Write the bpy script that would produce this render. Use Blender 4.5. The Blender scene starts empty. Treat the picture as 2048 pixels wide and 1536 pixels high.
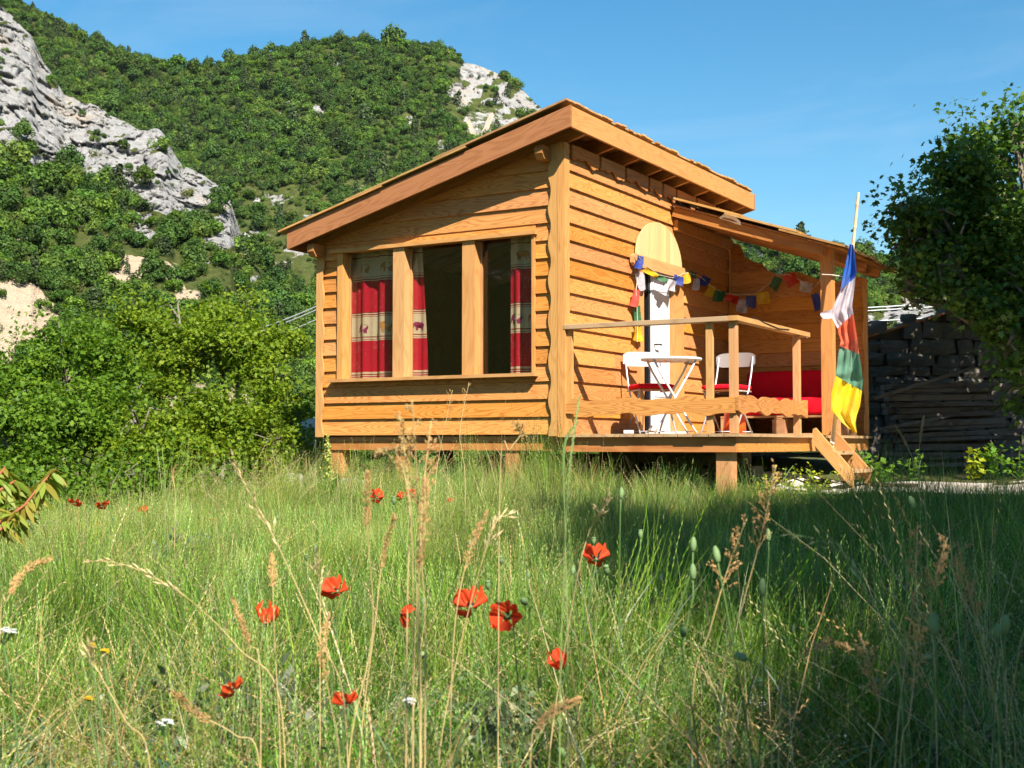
import bpy, math, random
import numpy as np
from math import sin, cos, tan, radians, pi, atan, sqrt, hypot
from mathutils import Matrix, Vector

random.seed(7)
rng = np.random.default_rng(11)
scene = bpy.context.scene
COL = scene.collection

# ------------------------------------------------------------------ camera
# world: X along the window wall, Y along the door wall, z = 0 at the deck boards
FPX = 2553.0
PITCH = atan(121.0 / FPX)
HEAD = radians(59.3)
CAM = Vector((5.7065, -10.5676, -0.0985))
RIGHT = Vector((sin(HEAD), cos(HEAD), 0.0))
FWD = Vector((-cos(HEAD), sin(HEAD), 0.0))
UP = Vector((0, 0, 1))
cam_data = bpy.data.cameras.new('camera')
cam = bpy.data.objects.new('camera', cam_data)
COL.objects.link(cam)
look = FWD * cos(PITCH) + UP * sin(PITCH)
cam.matrix_world = Matrix.Translation(CAM) @ look.to_track_quat('-Z', 'Y').to_matrix().to_4x4()
cam_data.sensor_width = 36.0
cam_data.lens = FPX / 2048.0 * 36.0
cam_data.clip_start = 0.05
cam_data.clip_end = 20000
cam_data.dof.use_dof = True
cam_data.dof.focus_distance = 11.5
cam_data.dof.aperture_fstop = 11.0
scene.camera = cam

# ------------------------------------------------------------------ light
SUN_TO = Vector((1.0, -0.765, 1.25)).normalized()
world = bpy.data.worlds.new('World')
scene.world = world
world.use_nodes = True
wn = world.node_tree
wn.nodes.clear()
sky = wn.nodes.new('ShaderNodeTexSky')
sky.sky_type = 'NISHITA'
sky.sun_disc = False
sky.sun_elevation = math.asin(SUN_TO.z)
sky.sun_rotation = math.atan2(SUN_TO.x, SUN_TO.y)
sky.altitude = 300
sky.air_density = 1.15
sky.dust_density = 0.25
sky.ozone_density = 3.0
bg = wn.nodes.new('ShaderNodeBackground')
bg.inputs['Strength'].default_value = 0.065
wo = wn.nodes.new('ShaderNodeOutputWorld')
hsv = wn.nodes.new('ShaderNodeHueSaturation')
hsv.inputs['Saturation'].default_value = 1.34
hsv.inputs['Hue'].default_value = 0.488
wn.links.new(sky.outputs[0], hsv.inputs['Color'])
tcw = wn.nodes.new('ShaderNodeTexCoord')
mpw = wn.nodes.new('ShaderNodeMapping')
mpw.inputs['Scale'].default_value = (1.2, 3.0, 7.0)
mpw.inputs['Rotation'].default_value = (0.3, 0.2, 0.5)
nzw = wn.nodes.new('ShaderNodeTexNoise')
nzw.inputs['Scale'].default_value = 1.6
nzw.inputs['Detail'].default_value = 6.0
nzw.inputs['Roughness'].default_value = 0.62
nzw.inputs['Distortion'].default_value = 0.8
mrw = wn.nodes.new('ShaderNodeMapRange')
mrw.inputs[1].default_value = 0.46
mrw.inputs[2].default_value = 0.80
mrw.inputs[4].default_value = 0.16
mxw = wn.nodes.new('ShaderNodeMix')
mxw.data_type = 'RGBA'
mxw.inputs[7].default_value = (6.6, 7.0, 7.4, 1)
wn.links.new(tcw.outputs['Generated'], mpw.inputs[0])
wn.links.new(mpw.outputs[0], nzw.inputs['Vector'])
wn.links.new(nzw.outputs['Fac'], mrw.inputs[0])
wn.links.new(mrw.outputs[0], mxw.inputs[0])
wn.links.new(hsv.outputs[0], mxw.inputs[6])
wn.links.new(mxw.outputs[2], bg.inputs['Color'])
wn.links.new(bg.outputs[0], wo.inputs['Surface'])
sun_data = bpy.data.lights.new('sun', 'SUN')
sun_data.energy = 5.0
sun_data.angle = radians(0.53)
sun_data.color = (1.0, 0.93, 0.82)
sun = bpy.data.objects.new('sun', sun_data)
COL.objects.link(sun)
sun.rotation_euler = SUN_TO.to_track_quat('Z', 'Y').to_euler()
sun.location = (20, -15, 30)
vs = scene.view_settings
vs.view_transform = 'Standard'
vs.look = 'None'
vs.exposure = 1.27
vs.gamma = 1.0
vs.use_curve_mapping = False
scene.render.engine = 'CYCLES'
cy = scene.cycles
cy.use_denoising = True
cy.max_bounces = 6
cy.diffuse_bounces = 2
cy.glossy_bounces = 2
cy.transmission_bounces = 4
cy.transparent_max_bounces = 12
cy.sample_clamp_indirect = 6.0
cy.use_adaptive_sampling = True
cy.adaptive_threshold = 0.025

# ------------------------------------------------------------------ helpers
def rayv(x, y):
    a = (x - 1024.0) / FPX
    b = -(y - 768.0) / FPX
    fw = cos(PITCH) - b * sin(PITCH)
    up = sin(PITCH) + b * cos(PITCH)
    return RIGHT * a + FWD * fw + UP * up, fw

def at(x, y, dep):
    r, fw = rayv(x, y)
    return CAM + r * (dep / fw)

def rf(r, f, z=0.0):
    return Vector((CAM.x + RIGHT.x * r + FWD.x * f, CAM.y + RIGHT.y * r + FWD.y * f, z))

def to_rf(P):
    d = np.asarray(P, float) - np.array(CAM)
    return d[..., 0] * RIGHT.x + d[..., 1] * RIGHT.y, d[..., 0] * FWD.x + d[..., 1] * FWD.y

WM = {}

def place(o, parent=None, M=None):
    if M is None:
        M = Matrix.Identity(4)
    if parent is not None:
        o.parent = parent
        o.matrix_basis = WM[parent.name].inverted() @ M
    else:
        o.matrix_basis = M
    WM[o.name] = M.copy()
    return o

def T(*v):
    return Matrix.Translation(Vector(v))

def tag(o, label=None, cat=None, group=None, kind=None):
    if label: o['label'] = label
    if cat: o['category'] = cat
    if group: o['group'] = group
    if kind: o['kind'] = kind
    return o

def empty(name, loc, label=None, cat=None, group=None, rz=0.0):
    o = bpy.data.objects.new(name, None)
    o.empty_display_size = 0.1
    COL.objects.link(o)
    place(o, None, T(*loc) @ Matrix.Rotation(rz, 4, 'Z'))
    return tag(o, label, cat, group)

def fast_mesh(name, V, F, mat=None, smooth=False):
    """F: (M,k) int array of equal polygons, or list of arrays"""
    if not isinstance(F, list):
        F = [F]
    F = [np.asarray(f, dtype=np.int32) for f in F if len(f)]
    V = np.asarray(V, dtype=np.float32)
    me = bpy.data.meshes.new(name)
    me.vertices.add(len(V))
    me.vertices.foreach_set('co', V.ravel())
    nl = sum(f.size for f in F)
    npoly = sum(len(f) for f in F)
    me.loops.add(nl)
    me.loops.foreach_set('vertex_index', np.concatenate([f.ravel() for f in F]))
    starts = []
    s = 0
    for f in F:
        k = f.shape[1]
        starts.append(s + np.arange(len(f)) * k)
        s += f.size
    me.polygons.add(npoly)
    me.polygons.foreach_set('loop_start', np.concatenate(starts).astype(np.int32))
    if smooth:
        me.polygons.foreach_set('use_smooth', np.ones(npoly, dtype=bool))
    me.update(calc_edges=True)
    if mat is not None:
        for m in (mat if isinstance(mat, (list, tuple)) else [mat]):
            me.materials.append(m)
    return me

def py_mesh(name, verts, faces, mat=None, smooth=False):
    me = bpy.data.meshes.new(name)
    me.from_pydata([tuple(v) for v in verts], [], [tuple(f) for f in faces])
    me.update()
    if smooth:
        me.polygons.foreach_set('use_smooth', [True] * len(me.polygons))
    if mat is not None:
        for m in (mat if isinstance(mat, (list, tuple)) else [mat]):
            me.materials.append(m)
    return me

def obj(name, me, parent=None, M=None):
    o = bpy.data.objects.new(name, me)
    COL.objects.link(o)
    return place(o, parent, M)

def add_attr(me, name, typ, dom, data):
    a = me.attributes.new(name, typ, dom)
    key = {'FLOAT': 'value', 'INT': 'value', 'FLOAT_VECTOR': 'vector', 'FLOAT_COLOR': 'color'}[typ]
    a.data.foreach_set(key, np.asarray(data, dtype=np.int32 if typ == 'INT' else np.float32).ravel())

def basis(O, ex, ey, ez=None):
    ex = Vector(ex).normalized()
    ey = Vector(ey)
    ez = ex.cross(ey).normalized()
    ey = ez.cross(ex).normalized()
    M = Matrix((ex, ey, ez)).transposed().to_4x4()
    M.translation = Vector(O)
    return M

_cache = {}
def plank_mesh(outline, t, mat):
    key = (tuple((round(u, 3), round(v, 3)) for u, v in outline), round(t, 4), mat.name)
    if key in _cache:
        return _cache[key]
    n = len(outline)
    V = [(u, v, 0) for u, v in outline] + [(u, v, t) for u, v in outline]
    F = [tuple(range(n - 1, -1, -1)), tuple(range(n, 2 * n))]
    for i in range(n):
        j = (i + 1) % n
        F.append((i, j, n + j, n + i))
    me = py_mesh('plank', V, F, mat)
    _cache[key] = me
    return me

def plank(name, parent, O, ex, ey, outline, t, mat):
    """flat shaped board: outline in (u along grain, v), extruded t along ex x ey"""
    return obj(name, plank_mesh(outline, t, mat), parent, basis(O, ex, ey))

def rect(l, w, u0=0.0, v0=0.0):
    return [(u0, v0), (u0 + l, v0), (u0 + l, v0 + w), (u0, v0 + w)]

def box(name, parent, lo, hi, mat, grain='X'):
    """axis aligned timber, grain along the given axis"""
    lo = Vector(lo); hi = Vector(hi); d = hi - lo
    if grain == 'X':
        return plank(name, parent, lo, (1, 0, 0), (0, 1, 0), rect(d.x, d.y), d.z, mat)
    if grain == 'Y':
        return plank(name, parent, lo, (0, 1, 0), (0, 0, 1), rect(d.y, d.z), d.x, mat)
    return plank(name, parent, lo, (0, 0, 1), (1, 0, 0), rect(d.z, d.x), d.y, mat)

def clip(poly, a, b, c):
    """keep a*u + b*v <= c"""
    out = []
    n = len(poly)
    for i in range(n):
        p, q = poly[i], poly[(i + 1) % n]
        dp = a * p[0] + b * p[1] - c
        dq = a * q[0] + b * q[1] - c
        if dp <= 0:
            out.append(p)
        if (dp < 0 < dq) or (dq < 0 < dp):
            s = dp / (dp - dq)
            out.append((p[0] + s * (q[0] - p[0]), p[1] + s * (q[1] - p[1])))
    return out

def tube_geo(pts, radii, seg=6, cap=True):
    pts = [Vector(p) for p in pts]
    n = len(pts)
    if not hasattr(radii, '__len__'):
        radii = [radii] * n
    V, F = [], []
    d0 = (pts[1] - pts[0]).normalized()
    ref = Vector((0, 0, 1)) if abs(d0.z) < 0.9 else Vector((1, 0, 0))
    a = d0.cross(ref).normalized()
    for i, p in enumerate(pts):
        d = (pts[min(i + 1, n - 1)] - pts[max(i - 1, 0)])
        d = d.normalized() if d.length > 1e-9 else d0
        a = (a - d * a.dot(d))
        a = a.normalized() if a.length > 1e-6 else d.orthogonal().normalized()
        b = d.cross(a)
        for k in range(seg):
            th = 2 * pi * k / seg
            V.append(p + (a * cos(th) + b * sin(th)) * radii[i])
    for i in range(n - 1):
        for k in range(seg):
            k2 = (k + 1) % seg
            F.append((i * seg + k, i * seg + k2, (i + 1) * seg + k2, (i + 1) * seg + k))
    if cap:
        F.append(tuple(range(seg - 1, -1, -1)))
        F.append(tuple((n - 1) * seg + k for k in range(seg)))
    return V, F

def merge(geos):
    V, F = [], []
    for v, f in geos:
        o = len(V)
        V += list(v)
        F += [tuple(i + o for i in q) for q in f]
    return V, F

def box_geo(lo, hi):
    x0, y0, z0 = lo; x1, y1, z1 = hi
    V = [(x0, y0, z0), (x1, y0, z0), (x1, y1, z0), (x0, y1, z0), (x0, y0, z1), (x1, y0, z1), (x1, y1, z1), (x0, y1, z1)]
    F = [(3, 2, 1, 0), (4, 5, 6, 7), (0, 1, 5, 4), (1, 2, 6, 5), (2, 3, 7, 6), (3, 0, 4, 7)]
    return V, F

def bevel(o, w=0.004, seg=2):
    m = o.modifiers.new('bevel', 'BEVEL')
    m.width = w; m.segments = seg; m.limit_method = 'ANGLE'
    return o

# numpy value noise -------------------------------------------------------
def _h(ix, iy, iz, s):
    n = (ix * 374761393 + iy * 668265263 + iz * 2147483647 + s * 974711) & 0xFFFFFFFF
    n = ((n ^ (n >> 13)) * 1274126177) & 0xFFFFFFFF
    n = n ^ (n >> 16)
    return (n & 0xFFFF) / 65535.0

def vnoise(P, s=0):
    P = np.asarray(P, float)
    I = np.floor(P).astype(np.int64)
    f = P - I
    u = f * f * (3 - 2 * f)
    out = 0.0
    for dx in (0, 1):
        for dy in (0, 1):
            for dz in (0, 1):
                w = (u[..., 0] if dx else 1 - u[..., 0]) * (u[..., 1] if dy else 1 - u[..., 1]) * (u[..., 2] if dz else 1 - u[..., 2])
                out = out + w * _h(I[..., 0] + dx, I[..., 1] + dy, I[..., 2] + dz, s)
    return out

def fbm(P, octv=4, s=0, ridged=False):
    P = np.asarray(P, float)
    a, tot, out = 1.0, 0.0, 0.0
    for k in range(octv):
        v = vnoise(P * (2 ** k) + 17.3 * k, s + k)
        if ridged:
            v = 1 - np.abs(2 * v - 1)
        out = out + a * v
        tot += a
        a *= 0.5
    return out / tot

def worley(P, s=0):
    """per-cell random value and distance to the cell border"""
    P = np.asarray(P, float)
    sh = P.shape[:-1]
    Q = P.reshape(-1, 3)
    I = np.floor(Q).astype(np.int64)
    b1 = np.full(len(Q), 9e9); b2 = b1.copy(); val = np.zeros(len(Q))
    for dx in (-1, 0, 1):
        for dy in (-1, 0, 1):
            for dz in (-1, 0, 1):
                c = I + np.array([dx, dy, dz])
                fx = c[:, 0] + _h(c[:, 0], c[:, 1], c[:, 2], s + 1)
                fy = c[:, 1] + _h(c[:, 0], c[:, 1], c[:, 2], s + 2)
                fz = c[:, 2] + _h(c[:, 0], c[:, 1], c[:, 2], s + 3)
                d = (fx - Q[:, 0]) ** 2 + (fy - Q[:, 1]) ** 2 + (fz - Q[:, 2]) ** 2
                v = _h(c[:, 0], c[:, 1], c[:, 2], s + 4)
                m = d < b1
                b2 = np.where(m, b1, np.minimum(b2, d))
                val = np.where(m, v, val)
                b1 = np.where(m, d, b1)
    return val.reshape(sh), (np.sqrt(b2) - np.sqrt(b1)).reshape(sh)

# ------------------------------------------------------------------ materials
def new_mat(name):
    m = bpy.data.materials.new(name)
    m.use_nodes = True
    nt = m.node_tree
    nt.nodes.clear()
    out = nt.nodes.new('ShaderNodeOutputMaterial')
    return m, nt, out

class NB:
    """tiny node helper"""
    def __init__(s, nt):
        s.nt = nt
    def n(s, typ, **kw):
        nd = s.nt.nodes.new(typ)
        for k, v in kw.items():
            setattr(nd, k, v)
        return nd
    def set(s, sock, v):
        if isinstance(v, bpy.types.NodeSocket):
            s.nt.links.new(v, sock)
        elif v is not None:
            sock.default_value = v
    def math(s, op, a, b=None, c=None, clamp=False):
        nd = s.n('ShaderNodeMath', operation=op, use_clamp=clamp)
        s.set(nd.inputs[0], a)
        if b is not None: s.set(nd.inputs[1], b)
        if c is not None: s.set(nd.inputs[2], c)
        return nd.outputs[0]
    def vmath(s, op, a, b=None):
        nd = s.n('ShaderNodeVectorMath', operation=op)
        s.set(nd.inputs[0], a)
        if b is not None: s.set(nd.inputs[1], b)
        return nd.outputs[0]
    def noise(s, vec, scale, detail=2.0, rough=0.5, dist=0.0, out='Fac'):
        nd = s.n('ShaderNodeTexNoise')
        s.set(nd.inputs['Vector'], vec)
        nd.inputs['Scale'].default_value = scale
        nd.inputs['Detail'].default_value = detail
        nd.inputs['Roughness'].default_value = rough
        nd.inputs['Distortion'].default_value = dist
        return nd.outputs[out]
    def voro(s, vec, scale, feature='F1', out='Distance'):
        nd = s.n('ShaderNodeTexVoronoi', feature=feature)
        s.set(nd.inputs['Vector'], vec)
        nd.inputs['Scale'].default_value = scale
        return nd.outputs[out]
    def mix(s, fac, a, b, blend='MIX'):
        nd = s.n('ShaderNodeMix', data_type='RGBA', blend_type=blend)
        s.set(nd.inputs[0], fac)
        s.set(nd.inputs[6], a if isinstance(a, bpy.types.NodeSocket) else (*a, 1) if len(a) == 3 else a)
        s.set(nd.inputs[7], b if isinstance(b, bpy.types.NodeSocket) else (*b, 1) if len(b) == 3 else b)
        return nd.outputs[2]
    def ramp(s, fac, stops, interp='LINEAR'):
        nd = s.n('ShaderNodeValToRGB')
        cr = nd.color_ramp
        cr.interpolation = interp
        while len(cr.elements) < len(stops):
            cr.elements.new(0.5)
        for e, (p, c) in zip(cr.elements, stops):
            e.position = p
            e.color = (*c, 1) if len(c) == 3 else c
        s.set(nd.inputs[0], fac)
        return nd.outputs[0]
    def maprange(s, v, a, b, c, d):
        nd = s.n('ShaderNodeMapRange')
        s.set(nd.inputs[0], v)
        for i, x in enumerate((a, b, c, d)):
            nd.inputs[i + 1].default_value = x
        return nd.outputs[0]
    def coord(s, which='Object'):
        return s.n('ShaderNodeTexCoord').outputs[which]
    def mapping(s, vec, scale=(1, 1, 1), loc=None):
        nd = s.n('ShaderNodeMapping')
        s.set(nd.inputs[0], vec)
        nd.inputs['Scale'].default_value = scale
        if loc is not None: s.set(nd.inputs['Location'], loc)
        return nd.outputs[0]
    def bump(s, h, strength=0.3, dist=0.01):
        nd = s.n('ShaderNodeBump')
        nd.inputs['Strength'].default_value = strength
        nd.inputs['Distance'].default_value = dist
        s.set(nd.inputs['Height'], h)
        return nd.outputs[0]
    def bsdf(s, color, rough=0.6, normal=None, spec=0.3, metal=0.0):
        nd = s.n('ShaderNodeBsdfPrincipled')
        s.set(nd.inputs['Base Color'], color if isinstance(color, bpy.types.NodeSocket) else (*color, 1))
        s.set(nd.inputs['Roughness'], rough)
        nd.inputs['Specular IOR Level'].default_value = spec
        nd.inputs['Metallic'].default_value = metal
        if normal is not None: s.set(nd.inputs['Normal'], normal)
        return nd.outputs[0]

def wood(name, light, dark, ring=0.65, rings=55.0, vary=0.3, knots=0.8, rough=0.62, weather=None, huevar=0.5):
    m, nt, out = new_mat(name)
    b = NB(nt)
    oi = b.n('ShaderNodeObjectInfo')
    rnd = oi.outputs['Random']
    co = b.coord('Object')
    off = b.n('ShaderNodeCombineXYZ')
    b.set(off.inputs[0], b.math('MULTIPLY', rnd, 31.7))
    b.set(off.inputs[1], b.math('MULTIPLY', rnd, 57.3))
    b.set(off.inputs[2], b.math('MULTIPLY', rnd, 17.1))
    v = b.vmath('ADD', co, off.outputs[0])
    # flat-sawn contour lines, swirling round knots
    kv = b.mapping(v, (1.1, 4.0, 1.0))
    kd = b.voro(kv, 1.0)
    knot = b.math('POWER', b.math('SUBTRACT', 1.0, b.math('MULTIPLY', kd, 2.6, clamp=True)), 2.0)
    g = b.noise(b.mapping(v, (1.1, 9.5, 3.0)), 1.0, 1.5, 0.45, 0.3)
    g = b.math('ADD', g, b.math('MULTIPLY', knot, 0.16 * knots))
    ph = b.math('MULTIPLY', g, rings)
    ln = b.math('POWER', b.math('ADD', 0.5, b.math('MULTIPLY', b.math('SINE', ph), 0.5)), 2.2)
    fib = b.noise(b.mapping(v, (5, 170, 170)), 1.0, 2.0, 0.6)
    blot = b.noise(b.mapping(v, (1.5, 6, 3)), 1.0, 3.0, 0.6)
    fac = b.math('MULTIPLY', ln, ring)
    fac = b.math('ADD', fac, b.math('MULTIPLY', b.math('SUBTRACT', fib, 0.5), 0.55))
    fac = b.math('ADD', fac, b.math('MULTIPLY', b.math('SUBTRACT', blot, 0.5), 0.7), clamp=True)
    col = b.mix(fac, light, dark)
    kn = b.math('GREATER_THAN', 0.07, kd)
    kn = b.math('MULTIPLY', b.math('SUBTRACT', 1.0, b.math('MULTIPLY', kd, 13.0, clamp=True)), 0.75 * knots)
    col = b.mix(kn, col, (dark[0] * 0.35, dark[1] * 0.28, dark[2] * 0.25))
    hs = b.n('ShaderNodeHueSaturation')
    b.set(hs.inputs['Color'], col)
    b.set(hs.inputs['Value'], b.maprange(rnd, 0, 1, 1 - vary, 1 + vary * 0.8))
    b.set(hs.inputs['Hue'], b.maprange(b.math('FRACT', b.math('MULTIPLY', rnd, 7.13)), 0, 1, 0.5 - 0.014 * huevar, 0.5 + 0.012 * huevar))
    b.set(hs.inputs['Saturation'], b.maprange(b.math('FRACT', b.math('MULTIPLY', rnd, 13.7)), 0, 1, 0.93, 1.04))
    col = hs.outputs[0]
    if weather is not None:
        wv = b.noise(b.mapping(v, (2.5, 9, 9)), 1.0, 4.0, 0.65)
        col = b.mix(b.maprange(wv, 0.42, 0.62, 0, 0.85), col, weather)
    h = b.math('ADD', b.math('MULTIPLY', ln, -0.5), b.math('MULTIPLY', fib, 0.6))
    bs = b.bsdf(col, rough, b.bump(h, 0.25, 0.003), 0.22)
    nt.links.new(bs, out.inputs[0])
    return m

def plain(name, color, rough=0.6, spec=0.3, metal=0.0, var=0.12, nscale=8.0, bump=0.0):
    m, nt, out = new_mat(name)
    b = NB(nt)
    co = b.coord('Object')
    nz = b.noise(co, nscale, 4.0, 0.6)
    col = b.mix(nz, tuple(c * (1 - var) for c in color), tuple(min(1, c * (1 + var)) for c in color))
    nrm = b.bump(b.noise(co, nscale * 6, 3.0), bump, 0.005) if bump else None
    nt.links.new(b.bsdf(col, rough, nrm, spec, metal), out.inputs[0])
    return m

def cloth(name, color, trans=0.35, var=0.12, weave=420.0, rough=0.85, ink=0.0):
    m, nt, out = new_mat(name)
    b = NB(nt)
    co = b.coord('Object')
    nz = b.noise(co, 9.0, 4.0, 0.6)
    col = b.mix(nz, tuple(c * (1 - var) for c in color), tuple(min(1, c * (1 + var)) for c in color))
    if ink:
        pr = b.noise(b.mapping(co, (1, 1, 1.6)), 95.0, 2.0, .6)
        blk = b.noise(co, 14.0, 1.0)
        pm = b.math('MULTIPLY', b.maprange(pr, .53, .58, 0, 1), b.maprange(blk, .45, .55, 0, ink))
        col = b.mix(pm, col, tuple(c * .22 for c in color))
        col = b.mix(b.maprange(b.noise(co, 5.0, 3.0), .4, .7, 0, .3), col, tuple(min(1, c * .6 + .22) for c in color))
    nrm = b.bump(b.noise(co, weave, 1.0), 0.15, 0.001)
    bs = b.bsdf(col, rough, nrm, 0.1)
    tr = b.n('ShaderNodeBsdfTranslucent')
    b.set(tr.inputs[0], col)
    mx = b.n('ShaderNodeMixShader')
    mx.inputs[0].default_value = trans
    nt.links.new(bs, mx.inputs[1]); nt.links.new(tr.outputs[0], mx.inputs[2])
    nt.links.new(mx.outputs[0], out.inputs[0])
    return m

def leafmat(name, c0, c1, trans=0.35, attr='lv', rough=0.5, spec=0.25, objvar=0.0, tint=(1.25, 1.25, 0.5)):
    """two-tone foliage; 'lv' is a random value per leaf"""
    m, nt, out = new_mat(name)
    b = NB(nt)
    at_ = b.n('ShaderNodeAttribute', attribute_name=attr)
    col = b.mix(at_.outputs['Fac'], c0, c1)
    if objvar:
        oi = b.n('ShaderNodeObjectInfo')
        hs = b.n('ShaderNodeHueSaturation')
        b.set(hs.inputs['Color'], col)
        b.set(hs.inputs['Value'], b.maprange(oi.outputs['Random'], 0, 1, 1 - objvar, 1 + objvar))
        b.set(hs.inputs['Hue'], b.maprange(b.math('FRACT', b.math('MULTIPLY', oi.outputs['Random'], 9.7)), 0, 1, 0.485, 0.515))
        col = hs.outputs[0]
    bs = b.bsdf(col, rough, None, spec)
    tr = b.n('ShaderNodeBsdfTranslucent')
    b.set(tr.inputs[0], b.mix(1.0, col, tint, 'MULTIPLY'))
    mx = b.n('ShaderNodeMixShader')
    mx.inputs[0].default_value = trans
    nt.links.new(bs, mx.inputs[1]); nt.links.new(tr.outputs[0], mx.inputs[2])
    nt.links.new(mx.outputs[0], out.inputs[0])
    return m

def colattr_mat(name, trans=0.3, rough=0.55, spec=0.2, objvar=0.2):
    m, nt, out = new_mat(name)
    b = NB(nt)
    at_ = b.n('ShaderNodeAttribute', attribute_name='col')
    oi = b.n('ShaderNodeObjectInfo')
    hs = b.n('ShaderNodeHueSaturation')
    b.set(hs.inputs['Color'], at_.outputs['Color'])
    b.set(hs.inputs['Value'], b.maprange(oi.outputs['Random'], 0, 1, 1 - objvar, 1 + objvar))
    b.set(hs.inputs['Hue'], b.maprange(b.math('FRACT', b.math('MULTIPLY', oi.outputs['Random'], 9.7)), 0, 1, 0.487, 0.513))
    col = hs.outputs[0]
    bs = b.bsdf(col, rough, None, spec)
    tr = b.n('ShaderNodeBsdfTranslucent')
    b.set(tr.inputs[0], col)
    mx = b.n('ShaderNodeMixShader')
    mx.inputs[0].default_value = trans
    nt.links.new(bs, mx.inputs[1]); nt.links.new(tr.outputs[0], mx.inputs[2])
    nt.links.new(mx.outputs[0], out.inputs[0])
    return m

W_LIGHT = (0.54, 0.236, 0.058)
W_DARK = (0.30, 0.082, 0.010)
M_SIDING = wood('larch_siding', W_LIGHT, W_DARK, 0.58, 125, 0.19, huevar=.25)
M_TRIM = wood('planed_trim', (0.52, 0.262, 0.088), (0.37, 0.148, 0.038), 0.4, 60, 0.08, 0.5)
M_BEAM = wood('fir_beam', (0.44, 0.19, 0.055), (0.27, 0.09, 0.02), 0.5, 42, 0.12, 0.7)
M_RAKE = wood('stained_fascia', (0.36, 0.155, 0.068), (0.23, 0.088, 0.034), 0.5, 60, 0.05, 0.9)
M_SHINGLE = wood('split_shingle', (0.44, 0.25, 0.085), (0.28, 0.13, 0.036), 0.5, 60, 0.25, 0.2)
M_DECK = wood('deck_board', (0.46, 0.30, 0.155), (0.30, 0.165, 0.075), 0.5, 50, 0.18, 0.5)
M_PALE = wood('pale_pine', (0.62, 0.43, 0.20), (0.50, 0.31, 0.12), 0.35, 45, 0.10, 0.3)
M_PALLET = wood('pallet_wood', (0.42, 0.22, 0.10), (0.27, 0.12, 0.05), 0.4, 40, 0.15, 0.6)
M_OLDWOOD = wood('weathered_timber', (0.17, 0.135, 0.11), (0.075, 0.06, 0.05), 0.6, 60, 0.35, 0.5, 0.8, (0.20, 0.18, 0.165))
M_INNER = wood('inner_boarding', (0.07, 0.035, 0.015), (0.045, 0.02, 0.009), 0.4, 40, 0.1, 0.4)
M_WHITE = plain('white_paint', (0.64, 0.635, 0.65), 0.45, 0.4, 0, 0.04)
M_STEEL = plain('light_grey_metal', (0.48, 0.49, 0.52), 0.38, 0.5, 0.35, 0.05)
M_DARKMETAL = plain('dark_metal', (0.03, 0.03, 0.035), 0.4, 0.5, 0.6, 0.1)
M_RED = cloth('red_cushion', (0.60, 0.006, 0.018), 0.0, 0.12)
M_BARK = plain('grey_bark', (0.17, 0.145, 0.115), 0.9, 0.1, 0, 0.4, 14.0, 0.6)
M_WIRE = plain('aluminium_cable', (0.72, 0.73, 0.75), 0.4, 0.5, 0.2, 0.03)
M_ROPE = plain('pale_rope', (0.62, 0.52, 0.42), 0.9, 0.1)
# ------------------------------------------------------------------ ground
def ground_z(P):
    r, f = to_rf(P)
    r = np.asarray(r, float); f = np.asarray(f, float)
    z = -1.0 + 0.014 * np.clip(f, -6, 16) + 0.02 * np.clip(r, -9, 0)
    sr = np.clip((r - .9) / 2.0, 0, 1)
    z = z + 0.0275 * np.clip(f - 1.5, 0, 15) * sr * sr * (3 - 2 * sr)
    # the bank drops away to the valley on the left and behind
    e = np.clip((f + np.minimum(r, 0) * -0.35 - 11.5) / 10.0, 0, 1) * np.clip((1.5 - r) / 4.0, 0, 1)
    z = z - 2.6 * e * e * (3 - 2 * e)
    P = np.asarray(P, float)
    # the bank the cabin stands on, rising under its floor
    mx_ = np.clip((P[..., 0] + 3.6) / .9, 0, 1) * np.clip((3.0 - P[..., 0]) / 1.2, 0, 1) * np.clip((P[..., 1] + .3) / .8, 0, 1) * np.clip((7.5 - P[..., 1]) / 2, 0, 1)
    rise = np.clip((P[..., 1] - 1.0) / 1.6, 0, 1)
    z = z * (1 - mx_) + (np.maximum(z, -.86) + (-.24 - np.maximum(z, -.86)) * rise * rise * (3 - 2 * rise) * np.clip((1.75 - P[..., 0]) / .8, 0, 1)) * mx_
    d = np.hypot(r, f)
    far = np.clip((d - 25) / 100.0, 0, 1)
    z = z * (1 - far) + (-4.5) * far
    q = np.stack([P[..., 0] * .7, P[..., 1] * .7, P[..., 0] * 0], -1)
    z = z + (fbm(q, 3, 5) - .5) * 0.16 * np.clip(d / 4, .3, 1.0) * (1 - far)
    return z
def gz(p):
    return float(ground_z(np.array([[p[0], p[1], 0.0]]))[0])

m, nt, out = new_mat('meadow_soil')
b = NB(nt)
co = b.coord('Object')
n1 = b.noise(co, 2.0, 5.0, .65); n2 = b.noise(co, 40.0, 4.0, .7); n3 = b.noise(co, .05, 3.0, .5)
col = b.ramp(n2, [(0.25, (0.045, 0.035, 0.018)), (0.5, (0.09, 0.085, 0.032)), (0.75, (0.17, 0.14, 0.06))])
col = b.mix(b.maprange(n1, .4, .65, 0, .7), col, (0.055, 0.08, 0.02))
col = b.mix(b.maprange(n3, .45, .6, 0, .35), col, (0.34, 0.28, 0.20))
nt.links.new(b.bsdf(col, .95, b.bump(n2, .6, .03), .05), out.inputs[0])
M_SOIL = m
nr_, na_ = 150, 240
rad = 0.25 * (1600 / 0.25) ** (np.arange(nr_) / (nr_ - 1))
ang = np.arange(na_) / na_ * 2 * pi
RR, AA = np.meshgrid(rad, ang, indexing='ij')
GX = CAM.x + RR * np.cos(AA); GY = CAM.y + RR * np.sin(AA)
P = np.stack([GX, GY, np.zeros_like(GX)], -1).reshape(-1, 3)
P[:, 2] = ground_z(P)
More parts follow.
